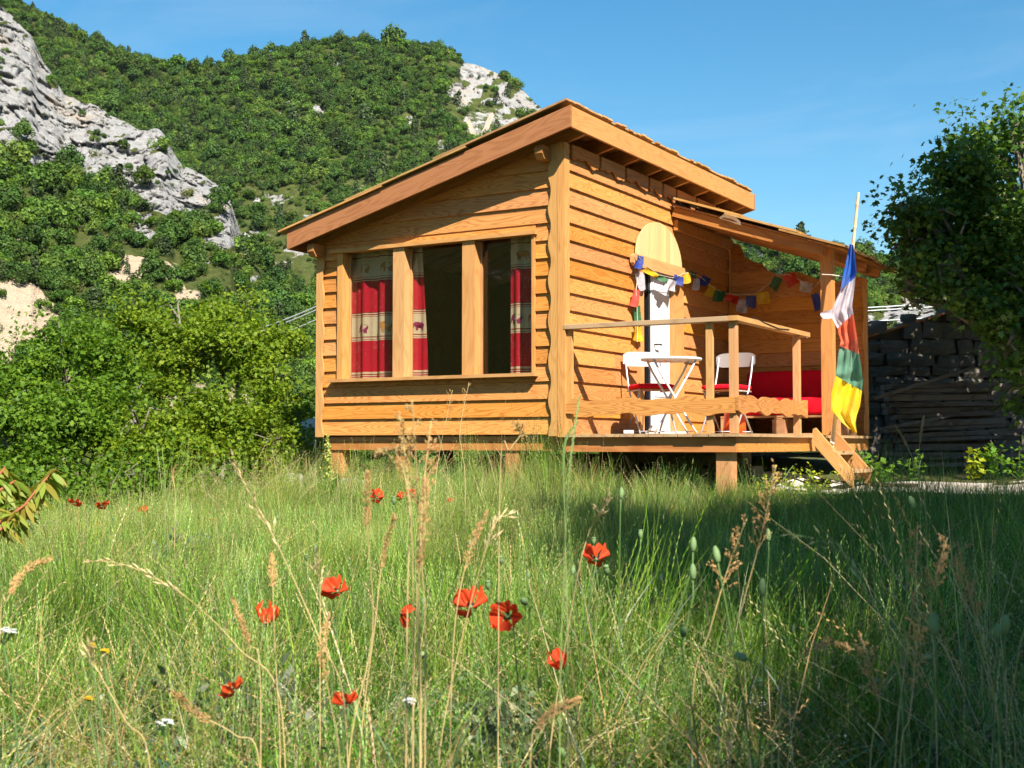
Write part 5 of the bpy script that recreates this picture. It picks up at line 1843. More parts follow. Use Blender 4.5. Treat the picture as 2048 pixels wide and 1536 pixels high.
def ribbons(base, H_, lean, width, curve, g, segs=4):
    """grass blades: base Nx3, heights, lean vectors (Nx2)"""
    n = len(base)
    az = g.random(n) * 2 * pi
    wd = np.stack([np.cos(az), np.sin(az), 0 * az], -1)
    V = []
    for k in range(segs + 1):
        t_ = k / segs
        off = lean * (t_ ** (1.0 + curve))[:, None] if hasattr(curve, '__len__') else lean * t_ ** (1 + curve)
        c = base + np.concatenate([off, (H_ * (t_ - .18 * t_ * t_ * (np.linalg.norm(lean, axis=1) / np.maximum(H_, .01)) ** 1))[:, None]], 1)
        w = width * (1 - t_ ** 1.6 * .92)
        V += [c - wd * w[:, None] * .5, c + wd * w[:, None] * .5]
    V = np.stack(V, 1)
    F = []
    o = np.arange(n) * (2 * (segs + 1))
    for k in range(segs):
        F.append(np.stack([o + 2 * k, o + 2 * k + 1, o + 2 * k + 3, o + 2 * k + 2], -1))
    return V.reshape(-1, 3), np.concatenate(F), V

def clump(name, seed, n, rad_, h0, h1, wid, pal, lean=.35, ears=0.0, ear_pal=None, ear_len=.35, feather=0):
    g = np.random.default_rng(seed)
    a = g.random(n) * 2 * pi
    rr_ = rad_ * np.sqrt(g.random(n))
    base = np.stack([rr_ * np.cos(a), rr_ * np.sin(a), np.full(n, -.02)], -1)
    H_ = g.uniform(h0, h1, n)
    ln = g.normal(size=(n, 2)) * (lean * H_)[:, None] * .6
    V, F, Vs = ribbons(base, H_, ln, g.uniform(.6, 1.2, n) * wid, .8, g)
    pc = np.array(pal)[g.integers(0, len(pal), n)] * g.uniform(.75, 1.2, (n, 1))
    nvb = Vs.shape[1]
    colr = np.repeat(pc, nvb, 0)
    tt_ = np.tile(np.repeat(np.linspace(0, 1, nvb // 2), 2), n)
    Vl, Fl, Cl = [V], [F], [colr]
    off = len(V)
    ne = int(n * ears)
    if ne:
        ep = np.array(ear_pal)
        for k in range(ne):
            top = Vs[k].reshape(-1, 2, 3).mean(1)          # centreline points
            m_ = 16
            ts = np.linspace(1 - ear_len, 1.0, m_)
            idx = ts * (len(top) - 1)
            i0 = np.minimum(idx.astype(int), len(top) - 2)
            c = top[i0] + (top[i0 + 1] - top[i0]) * (idx - i0)[:, None]
            d = top[-1] - top[-2]; d = d / np.linalg.norm(d)
            side = np.cross(d, g.normal(size=3)); side /= np.linalg.norm(side)
            s2 = np.cross(d, side)
            sg = np.where(np.arange(m_) % 2 == 0, 1, -1)[:, None]
            L = .013
            wv = .0014
            tip = c + d * L + side * sg * L * .26
            midp = c + d * L * .5 + side * sg * L * .24
            q = np.stack([c, midp + s2 * wv, tip, midp - s2 * wv], 1).reshape(-1, 3)
            Vl.append(q)
            Fl.append(np.arange(m_ * 4).reshape(m_, 4) + off)
            cc = ep[g.integers(0, len(ep))] * g.uniform(.8, 1.2)
            Cl.append(np.tile(cc, (m_ * 4, 1)))
            off += m_ * 4
    V = np.vstack(Vl); F = np.vstack(Fl); Cc = np.vstack(Cl)
    return V, F, Cc

def feathery(name, seed, pal, flower=None, n=9, h=.28):
    """herb with many small leaflets up its stems"""
    g = np.random.default_rng(seed)
    Cs, Ns, Sz = [], [], []
    base = np.stack([g.normal(0, .05, n), g.normal(0, .05, n), np.full(n, -.02)], -1)
    H_ = g.uniform(.6, 1.0, n) * h
    ln = g.normal(size=(n, 2)) * .12
    V, F, Vs = ribbons(base, H_, ln, np.full(n, .0035), .6, g)
    cols = [np.tile(np.array(pal[0]), (len(V), 1))]
    for k in range(n):
        top = Vs[k].reshape(-1, 2, 3).mean(1)
        m_ = 46
        ts = g.uniform(.12, 1.0, m_) * (len(top) - 1)
        i0 = np.minimum(ts.astype(int), len(top) - 2)
        c = top[i0] + (top[i0 + 1] - top[i0]) * (ts - i0)[:, None]
        c = c + g.normal(size=(m_, 3)) * .022
        Cs.append(c); Ns.append(g.normal(size=(m_, 3)) + np.array([0, 0, .6])); Sz.append(g.uniform(.009, .02, m_))
    C = np.vstack(Cs)
    V2, F2 = quads(C, np.vstack(Ns), np.concatenate(Sz), 2.2, seed)
    # lengthwise leaflets: quads() stretches along one axis
    pc = np.array(pal)[g.integers(0, len(pal), len(C))] * g.uniform(.75, 1.25, (len(C), 1))
    cols.append(np.repeat(pc, 4, 0))
    Vl, Fl = [V, V2], [F, F2 + len(V)]
    if flower is not None:
        fc = []
        for k in range(n):
            tip = Vs[k].reshape(-1, 2, 3).mean(1)[-1]
            fc.append(tip + g.normal(size=(14, 3)) * np.array([.018, .018, .006]))
        fc = np.vstack(fc)
        V3, F3 = quads(fc, np.tile([0, 0, 1.0], (len(fc), 1)) + g.normal(size=(len(fc), 3)) * .3, g.uniform(.006, .012, len(fc)), 1, seed)
        Vl.append(V3); Fl.append(F3 + len(V) + len(V2)); cols.append(np.tile(np.array(flower), (len(V3), 1)))
    V = np.vstack(Vl); F = np.vstack(Fl); Cc = np.vstack(cols)
    return V, F, Cc

GP = [clump('grass_a', 1, 40, .10, .18, .46, .0056, GREEN, .62),
      clump('grass_b', 2, 40, .11, .26, .50, .0036, GREEN + PALE[:1], .30, .5, PALE + GREEN[2:3], .42),
      clump('grass_c', 3, 38, .12, .28, .54, .0032, PALE + GREEN[1:3], .25, .8, PALE + STRAW[:1], .45),
      clump('grass_d', 4, 24, .12, .20, .55, .0034, STRAW + PALE[:1], .85, .4, STRAW, .3),
      clump('grass_e', 5, 44, .13, .07, .24, .0058, GREEN, 1.0),
      clump('grass_f', 6, 14, .10, .2, .46, .0105, GREEN[:2] + SAGE[:1], .85),
      feathery('herb_sage', 7, SAGE), feathery('herb_green', 8, GREEN[:3], None, 8, .24),
      feathery('herb_white', 9, GREEN[:2] + SAGE[:1], (0.75, 0.74, 0.62), 4, .30)]

def sward(name, weights, n, seed, hz, sig=.19):
    """one patch of mixed sward, feathered out at its rim"""
    g = np.random.default_rng(seed)
    w = np.array(weights, float); w /= w.sum()
    Vs, Fs, Cs = [], [], []
    off = 0
    for k in g.choice(len(GP), n, p=w):
        V, F, C = GP[k]
        a = g.random() * 2 * pi
        ca, sa = cos(a), sin(a)
        tx, ty = g.normal(0, .12, 2)
        s_ = g.uniform(.85, 1.2); z_ = hz * g.lognormal(0, .22)
        q = V * np.array([s_, s_, z_])
        q = np.stack([q[:, 0] * ca - q[:, 1] * sa + tx * q[:, 2], q[:, 0] * sa + q[:, 1] * ca + ty * q[:, 2], q[:, 2]], -1)
        q[:, :2] += np.clip(g.normal(0, sig, 2), -.5, .5)
        Vs.append(q); Fs.append(F + off); off += len(V)
        hue = np.array([g.normal(1, .13), g.normal(1, .06), g.normal(1, .14)]) * g.normal(1, .27)
        Cs.append(C * np.clip(hue, .55, 1.5))
    V = np.vstack(Vs); F = np.vstack(Fs); C = np.vstack(Cs)
    me = fast_mesh(name, V, F, M_GRASS)
    add_attr(me, 'col', 'FLOAT_COLOR', 'POINT', np.concatenate([np.clip(C, 0, 1), np.ones((len(C), 1))], 1))
    return bpy.data.objects.new(name, me)

#        a    b    c    d    e    f   sage herb white
ZONES = [([.9, .7, .4, 1.5, .9, 1.1, .25, .5, .06], 25, .78),      # 0 near, matted
         ([.6, .5, .4, 1.2, .7, .6, 1.5, .4, .08], 26, .70),        # 1 near left, grey-green herbs
         ([1.3, 1.1, .6, .4, .5, .6, .12, .25, .02], 24, .80),    # 2 middle
         ([.5, .9, 2.4, .25, .4, .08, .04, .05, .0], 24, .66),    # 3 far, pale and seeding
         ([1.2, 1.2, .4, .10, .6, .2, .02, .1, .0], 24, .56),     # 4 right, green
         ([.6, .7, 1.2, .9, .5, .1, .02, .2, .0], 24, .80),       # 5 along the cabin, drier
         ([1.0, .8, .3, .15, 1.2, .1, .0, .1, .0], 18, .15)]      # 6 short, by the path
VAR = 4
SW = []
for z_, (w_, n_, h_) in enumerate(ZONES):
    for v_ in range(VAR):
        SW.append(sward('sward', w_, n_, 900 + z_ * 10 + v_, h_))

def meadow():
    g = np.random.default_rng(77)
    st = .36
    P_, Z_ = [], []
    fs = np.arange(.95, 14.6, st)
    for f in fs:
        hw = .58 * f + 1.4
        for r_ in np.arange(-hw, hw, st):
            P_.append((r_ + g.uniform(-.14, .14), f + g.uniform(-.14, .14)))
    rfp = np.array(P_)
    r_, f = rfp[:, 0], rfp[:, 1]
    pts = np.stack([CAM.x + RIGHT.x * r_ + FWD.x * f, CAM.y + RIGHT.y * r_ + FWD.y * f, 0 * f], -1)
    N = len(pts)
    n1 = fbm(pts * .9 + 3, 3, 41)
    X, Y = pts[:, 0], pts[:, 1]
    keep = np.ones(N, bool)
    keep &= ~((r_ > 2.75) & (f > 11.3) & (f < 13.6))
    keep &= ~((r_ > 3.3) & (f > 13.3))
    keep &= ~((X > -2.7) & (X < 1.5) & (Y > .55) & (g.random(N) < .8))
    keep &= ~((f > 12.6) & (r_ < -2.2))
    keep &= ~((f < 8) & (n1 < .36) & (g.random(N) < .6))
    z = np.full(N, 2)
    z = np.where(f < 3.5 + .8 * (n1 - .5), 0, z)
    z = np.where(np.hypot((r_ + 1.0) / .75, (f - 2.6) / .9) < 1, 1, z)
    z = np.where((f > 5.6 + 2 * (n1 - .5)) & (r_ < 1.0 + 2 * (n1 - .5)), 3, z)
    z = np.where((f > 5.0) & (r_ >= 1.0 + 2 * (n1 - .5)), 4, z)
    z = np.where((f > 9.6) & (r_ < 1.8) & (r_ > -3.2) & (g.random(N) < .6), 5, z)
    z = np.where((r_ > 2.0) & (f > 9.6), 6, z)
    z = np.where((np.hypot((r_ + 3.0) / 1.2, (f - 7.4) / 1.6) < 1) & (g.random(N) < .5), 1, z)
    pts, z, f, r_, n1 = pts[keep], z[keep], f[keep], r_[keep], n1[keep]
    m_ = len(pts)
    pts[:, 2] = ground_z(pts) - .01
    near = np.interp(f, [.9, 1.6, 2.4, 3.2], [.35, .6, .85, 1.0])
    sc = near * g.lognormal(0, .14, m_) * (.62 + .76 * n1)
    sc = sc * np.where((z == 5) & (r_ < .35) & (f > 10.6), 1.45, 1.0)
    S = np.stack([np.ones(m_), np.ones(m_), sc], -1)
    rot = np.stack([g.normal(0, .05, m_), g.normal(0, .05, m_), g.random(m_) * 6.28], -1)
    o = scatter('meadow_grass', pts, rot, S, z * VAR + g.integers(0, VAR, m_), SW)
    tag(o, kind='stuff')
    print('meadow', m_)
meadow()
# ------------------------------------------------------------------ flowers and tall stalks
M_PETAL = leafmat('poppy_petal', (0.72, 0.045, 0.014), (0.86, 0.13, 0.035), .42, rough=.55, spec=.15, tint=(1.1, .8, .6))
M_STEM = plain('hairy_stem', (0.10, 0.17, 0.05), .7, .15, 0, .2)
M_POD = plain('poppy_pod', (0.15, 0.23, 0.09), .6, .2, 0, .18, 60)
M_BLACK = plain('poppy_heart', (0.012, 0.010, 0.014), .7, .2)
M_STRAW = plain('straw_stalk', (0.46, 0.34, 0.15), .7, .2, 0, .25, 30)
M_STRAWG = plain('green_stalk', (0.20, 0.27, 0.09), .6, .2, 0, .25, 30)
M_RUST = plain('rusty_seed_head', (0.46, 0.27, 0.11), .8, .1, 0, .3, 60)
M_OAT = plain('pale_oat_husk', (0.58, 0.45, 0.23), .6, .2, 0, .2, 60)
M_GOLD = plain('golden_seed_head', (0.36, 0.245, 0.095), .8, .1, 0, .3, 60)
M_RYE = plain('green_rye_ear', (0.12, 0.19, 0.055), .6, .2, 0, .25, 60)
M_OATG = plain('green_oat_husk', (0.36, 0.38, 0.16), .6, .2, 0, .25, 60)

def petal_mesh(seed, R=.034, cup=.5, spread=1.0):
    r = random.Random(seed)
    V, F = [], []
    nu, nv = 16, 9
    ph = [r.random() * 6 for _ in range(4)]
    for j in range(nv + 1):
        v = j / nv
        for i in range(nu + 1):
            u = i / nu * 2 - 1
            a = u * (0.95 * (v ** .45))
            rad_ = R * v * (1 - .18 * u * u) * (1 + .09 * sin(u * 8 + ph[0]) * v)
            x = rad_ * sin(a) * 1.15
            y = rad_ * cos(a) * spread
            z = cup * R * (v ** 1.6) + R * .15 * v * sin(u * 6 + ph[1]) + R * .10 * sin(u * 13 + v * 7 + ph[2]) * v + R * .05 * sin(u * 27 + ph[3]) * v * v + cup * R * .5 * u * u * v
            V.append((x, y, z))
    for j in range(nv):
        for i in range(nu):
            a = j * (nu + 1) + i
            F.append((a, a + 1, a + nu + 2, a + nu + 1))
    me = py_mesh('petal', V, F, M_PETAL, True)
    add_attr(me, 'lv', 'FLOAT', 'FACE', [r.uniform(.2, 1)] * len(F))
    return me
PETALS = [[petal_mesh(s * 10 + k, .036, c) for k in range(2)] for s, c in ((1, .25), (2, .7), (3, 1.25))]
V, F = tube_geo([(0, 0, 0), (0, 0, .004), (0, 0, .010), (0, 0, .013)], [.003, .0055, .005, .006], 8)
HEART = py_mesh('heart', V, F, M_POD, True)
sv, sf = [], []
rs = random.Random(4)
for k in range(22):
    a = rs.random() * 6.28; rr_ = rs.uniform(.007, .011)
    c = Vector((rr_ * cos(a), rr_ * sin(a), rs.uniform(.005, .010)))
    g_ = tube_geo([Vector((0, 0, .001)), c], [.0005, .0011], 4)
    o_ = len(sv); sv += list(g_[0]); sf += [tuple(i + o_ for i in q) for q in g_[1]]
STAM = py_mesh('stamens', sv, sf, M_BLACK)

def stem_pts(base, top, bow, n=7):
    pts = []
    side = Vector((bow, bow * .4, 0))
    for k in range(n + 1):
        t_ = k / n
        pts.append(base.lerp(top, t_) + side * (4 * t_ * (1 - t_)))
    return pts

def poppy(x, y, size, kind, tilt, az, label, seed, cover=1.0, squash=1.0):
    d = FPX * .068 / size
    d = min(max(d, 2.0), 9.5)
    if y > 1090: d = min(d, .54 / (.014 + (y - 889) / FPX))
    top = at(x, y, d)
    real = size * d / FPX / .068
    r = random.Random(seed)
    base = top + RIGHT * r.uniform(-.08, .08) + FWD * r.uniform(-.05, .08)
    base.z = gz(base) - .02
    p = empty('poppy', base, label, 'poppy', 'red poppies in the meadow')
    M = Matrix.Translation(top) @ Matrix.Rotation(az, 4, 'Z') @ Matrix.Rotation(tilt, 4, 'X') @ Matrix.Scale(real, 4)
    ps = PETALS[kind]
    for k in range(4):
        Mk = M @ Matrix.Rotation(k * pi / 2 + r.uniform(-.2, .2), 4, 'Z') @ Matrix.Rotation(r.uniform(-.15, .2) - (.0 if k % 2 else .12), 4, 'X') @ Matrix.Translation((0, .002, .001 * k)) @ Matrix.Scale(r.uniform(.9, 1.1) * (1.0 if k % 2 else .92), 4)
        obj('petal', ps[k % 2], p, Mk)
    obj('seed_pod', HEART, p, M)
    obj('stamens', STAM, p, M)
    end = M @ Vector((0, 0, -.004)); neck = M @ Vector((0, 0, -.03))
    V, F = tube_geo(stem_pts(base, neck, r.uniform(-.03, .03)) + [end], .0016, 5)
    obj('stem', py_mesh('stem', V, F, M_STEM, True), p)
    return p
PO = [(1192, 1120, 52, 1, -1.0, .4, 'wide open poppy high on the right, alone over darker grass'),
      (676, 1184, 52, 1, -1.15, 1.2, 'cupped poppy left of centre beside a straw stalk'),
      (529, 1253, 44, 2, -.5, .3, 'small folded poppy, left one of the mid-row poppies'),
      (800, 1226, 46, 1, 1.9, 2.2, 'half-hidden pale poppy drooping behind dry stalks at centre'),
      (942, 1216, 66, 1, -1.0, .9, 'largest poppy at centre showing its dark heart'),
      (1017, 1233, 62, 1, 1.4, .2, 'ragged open poppy just right of the largest one'),
      (470, 1382, 50, 0, -.9, 1.7, 'crumpled poppy low on the left above dry grass'),
      (695, 1411, 44, 1, -.7, .8, 'poppy nearest the bottom edge, left of centre'),
      (1124, 1338, 40, 2, -.35, 2.5, 'closed cup-shaped poppy low on the right'),
      (148, 1007, 25, 0, -.5, 0.2, 'leftmost distant poppy in front of the dark shrubs'),
      (206, 1012, 26, 0, -.6, 1.0, 'second distant poppy from the left before the shrubs'),
      (285, 1024, 19, 1, -.9, .4, 'third distant poppy from the left, small and upright'),
      (190, 1057, 13, 2, -.4, 1.0, 'tiny closed poppy below the two left distant ones'),
      (290, 1063, 10, 2, -.3, .1, 'faint tiny poppy bud-like flower left in the pale grass'),
      (752, 996, 27, 1, -1.1, .5, 'distant poppy under the window wall with a pale heart'),
      (805, 996, 19, 1, -.8, 1.6, 'left flower of the close distant pair under the window'),
      (820, 990, 19, 1, -1.0, .2, 'right flower of the close distant pair under the window'),
      (902, 1006, 11, 2, -.6, .9, 'tiny distant poppy right of the pair under the window'),
      (428, 1046, 12, 2, -.5, 2.0, 'tiny faded poppy in pale grass left of the tall oat stalk')]
for i, v in enumerate(PO):
    poppy(*v, seed=100 + i)

# green poppy pods on bare stems
V, F = tube_geo([(0, 0, 0), (0, 0, .003), (0, 0, .010), (0, 0, .018), (0, 0, .022), (0, 0, .0235), (0, 0, .0255)], [.0015, .004, .0068, .0072, .0055, .0068, .0058], 10)
POD = py_mesh('pod', V, F, M_POD, True)
V, F = tube_geo([(0, 0, 0), (0, 0, .003), (0, 0, .012), (0, 0, .022), (0, 0, .030)], [.0015, .005, .0068, .006, .002], 10)
BUD = py_mesh('bud', V, F, M_POD, True)
LM = [(1192, 1120, 'lone right poppy'), (942, 1216, 'largest poppy'), (1017, 1233, 'ragged open poppy'), (676, 1184, 'cupped poppy'), (529, 1253, 'folded poppy'), (470, 1382, 'crumpled poppy'), (695, 1411, 'lowest poppy'), (1124, 1338, 'closed cup-shaped poppy'), (1457, 960, 'stout deck pier'), (1650, 1090, 'arching green brome head'), (1680, 1290, 'nodding rusty panicle'), (1915, 1090, 'rightmost brown panicle'), (1690, 940, 'wooden steps'), (200, 1010, 'leftmost distant poppies'), (785, 995, 'distant poppies under the window')]
POD_SEEN = {}
def pod_label(x, y, bud):
    d_, lx, ly, nm = min((hypot(x - a, y - b_), a, b_, n_) for a, b_, n_ in LM)
    ang_ = math.degrees(math.atan2(-(y - ly), x - lx)) % 360
    w_ = ['right of', 'above and right of', 'above', 'above and left of', 'left of', 'below and left of', 'below', 'below and right of'][int((ang_ + 22.5) // 45) % 8]
    lab = '%s green poppy head %s the %s' % ('long' if bud else 'round', w_, nm)
    POD_SEEN[lab] = POD_SEEN.get(lab, 0) + 1
    k_ = POD_SEEN[lab]
    return lab if k_ == 1 else lab.replace('green', ('', 'second', 'third', 'fourth', 'fifth')[k_ - 1] + ' green')
def pod(x, y, px, tilt, az, bud, seed):
    d = FPX * .026 / px
    d = min(max(d, 1.9), 8)
    top = at(x, y, d)
    r = random.Random(seed)
    base = top + RIGHT * r.uniform(-.12, .12) + FWD * r.uniform(-.03, .10)
    base.z = gz(base) - .02
    p = empty('poppy_seed_head', base, pod_label(x, y, bud), 'seed head', 'green poppy seed heads')
    M = Matrix.Translation(top) @ Matrix.Rotation(az, 4, 'Z') @ Matrix.Rotation(tilt, 4, 'X') @ Matrix.Scale(px * d / FPX / .026, 4)
    obj('pod', BUD if bud else POD, p, M)
    end = M @ Vector((0, 0, .001)); nk = M @ Vector((0, 0, -.03))
    V, F = tube_geo(stem_pts(base, nk, r.uniform(-.04, .04)) + [end], .0015, 5)
    obj('stem', py_mesh('stem', V, F, M_STEM, True), p)
PODS = [(1829, 1018, 24, -.4, 1.2, 1), (1537, 1083, 22, -.2, .4, 1), (1436, 1126, 30, -.3, 1.0, 1), (1386, 1104, 26, -.1, 0, 1), (1525, 1192, 30, -.1, .2, 1), (1870, 1272, 40, -.1, 1.1, 1), (1492, 1318, 34, -1.5, .9, 1), (1366, 1272, 30, .9, .5, 1), (1386, 1160, 28, -.1, .5, 1), (1850, 1316, 30, 1.4, .6, 1), (2010, 1270, 36, .2, .4, 1), (1995, 1280, 30, .1, .1, 1), (1516, 1378, 24, .5, .7, 0),
        (1242, 998, 20, -.2, .1, 1), (1281, 1077, 18, -.2, .5, 0), (630, 1107, 17, -.2, .3, 0), (613, 1122, 15, .3, .6, 0), (362, 1338, 16, -.3, .4, 0), (940, 1096, 16, -.1, .5, 0), (972, 1095, 13, .2, .8, 0), (1003, 1129, 18, .3, .1, 0), (1057, 1158, 15, -.2, .7, 0), (1145, 1150, 18, -.3, .2, 0), (1187, 1090, 16, .1, .8, 0), (1214, 1150, 22, .4, .2, 0), (976, 1180, 20, .2, .4, 0), (1052, 1207, 30, 1.2, .3, 1), (846, 1212, 18, -.2, .2, 0), (846, 1315, 20, 1.0, .5, 0), (1085, 1242, 16, .2, .6, 0), (1240, 1252, 16, .3, .9, 0), (1092, 1310, 16, -.1, .3, 0), (580, 1345, 18, -.2, .5, 0), (517, 1418, 20, -.3, .3, 0), (788, 1010, 18, .1, .2, 0), (180, 1020, 9, 0, 0, 0), (225, 1040, 9, 0, 0, 0), (1128, 1515, 30, .8, .1, 1), (1140, 1395, 18, -.2, .3, 0), (1256, 1205, 15, 0, .2, 0), (555, 1040, 10, 0, .3, 0)]
for i, v in enumerate(PODS):
    pod(*v, seed=300 + i)

# tall seeding grasses, one thing each
def spikelet(c, d, L, w, g):
    d = d.normalized()
    s_ = d.orthogonal().normalized()
    s_ = Matrix.Rotation(g.random() * 6.28, 3, d) @ s_
    t_ = d.cross(s_)
    V = [c, c + d * L * .4 + s_ * w, c + d * L * .45 + t_ * w, c + d * L * .4 - s_ * w, c + d * L * .45 - t_ * w, c + d * L]
    F = [(0, 1, 2), (0, 2, 3), (0, 3, 4), (0, 4, 1), (5, 2, 1), (5, 3, 2), (5, 4, 3), (5, 1, 4)]
    return V, F

def stalk(name, px, dep, kind, label, seed, head=.3, thick=.0016, group=None):
    """px: picture points from low to tip; dep distance; the foot is carried on down to the soil"""
    g = random.Random(seed)
    P_ = [at(x, y, dep + .02 * i * g.uniform(-1, 1)) for i, (x, y) in enumerate(px)]
    foot = P_[0].copy()
    gzv = gz(foot)
    if foot.z > gzv + .03:
        dirn = (P_[0] - P_[1])
        k = min(.6, (foot.z - gzv) / max(.02, abs(dirn.z)))
        q = P_[0] + Vector((dirn.x * k * .35, dirn.y * k * .35, 0)); q.z = gzv - .02
        P_ = [q] + P_
    # smooth
    pts = []
    n = len(P_)
    for i in range(n - 1):
        p0, p1, p2, p3 = P_[max(i - 1, 0)], P_[i], P_[i + 1], P_[min(i + 2, n - 1)]
        for k in range(8):
            t_ = k / 8
            pts.append(.5 * ((2 * p1) + (p2 - p0) * t_ + (2 * p0 - 5 * p1 + 4 * p2 - p3) * t_ ** 2 + (3 * p1 - p0 - 3 * p2 + p3) * t_ ** 3))
    pts.append(P_[-1])
    tot = [0]
    for a_, b_ in zip(pts, pts[1:]): tot.append(tot[-1] + (b_ - a_).length)
    Lt = tot[-1]
    t = empty(name, pts[0], label, 'grass stalk', group)
    cols = {'oat': (M_STRAW, M_OAT), 'oatg': (M_STRAWG, M_OATG), 'fox': (M_STRAW, M_RUST), 'rye': (M_STRAWG, M_RYE), 'pan': (M_STRAW, M_RUST), 'cock': (M_STRAW, M_GOLD)}[kind]
    V, F = tube_geo(pts, [thick * (1 - .55 * s / Lt) for s in tot], 5)
    obj('stem', py_mesh('stem', V, F, cols[0], True), t)
    geos = []
    hl = head if head < 1 else .3
    def along(s):
        s = max(0, min(Lt, s))
        for i in range(len(tot) - 1):
            if tot[i + 1] >= s:
                q = (s - tot[i]) / max(1e-6, tot[i + 1] - tot[i])
                return pts[i].lerp(pts[i + 1], q), (pts[i + 1] - pts[i]).normalized()
        return pts[-1], (pts[-1] - pts[-2]).normalized()
    h0 = Lt - hl
    if kind in ('oat', 'oatg'):
        m_ = 16
        for k in range(m_):
            s = h0 + hl * k / (m_ - 1)
            c, d = along(s)
            br = (d * 1.2 + Vector((g.gauss(0, .3), g.gauss(0, .3), g.gauss(0, .3)))).normalized()
            e = c + br * g.uniform(.004, .022) * (1.4 - k / m_)
            geos.append(tube_geo([c, e], .0005, 3, False))
            geos.append(spikelet(e, br, g.uniform(.018, .027), .0022, g))
    elif kind == 'fox':
        m_ = 190
        for k in range(m_):
            s = h0 + hl * g.random()
            c, d = along(s)
            q = (s - h0) / hl
            env = .0075 * (sin(pi * min(1, q * .9 + .1)) ** .6)
            o_ = Vector((g.gauss(0, 1), g.gauss(0, 1), g.gauss(0, 1))); o_ = (o_ - d * o_.dot(d)).normalized()
            geos.append(spikelet(c + o_ * env * g.random(), (d + o_ * .6), g.uniform(.005, .009), .0011, g))
    elif kind == 'rye':
        m_ = 30
        for k in range(m_):
            s = h0 + hl * k / (m_ - 1)
            c, d = along(s)
            o_ = d.orthogonal().normalized() * (1 if k % 2 else -1)
            geos.append(spikelet(c, d + o_ * .22, .012, .0015, g))
    else:   # branching panicle
        nb_ = 11 if kind == 'pan' else 7
        for k in range(nb_):
            s = h0 + hl * k / nb_
            c, d = along(s)
            for sg in ((-1, 1) if k < nb_ - 2 else (1,)):
                o_ = Vector((g.gauss(0, 1), g.gauss(0, 1), 0)).normalized()
                br = (d * .8 + o_ * g.uniform(.4, 1.0)).normalized()
                Lb = hl * g.uniform(.12, .32) * (1 - .6 * k / nb_)
                e = c + br * Lb
                geos.append(tube_geo([c, e], .0005, 3, False))
                for q in range(9 if kind == 'cock' else 6):
                    pp = c.lerp(e, g.uniform(.55, 1.05)) + Vector((g.gauss(0, 1), g.gauss(0, 1), g.gauss(0, 1))) * .0028
                    geos.append(spikelet(pp, br + Vector((g.gauss(0, .4), g.gauss(0, .4), g.gauss(0, .4))), g.uniform(.006, .009), .0013, g))
    V, F = merge(geos)
    obj('seed_head', py_mesh('seed_head', V, F, cols[1]), t)
    return t
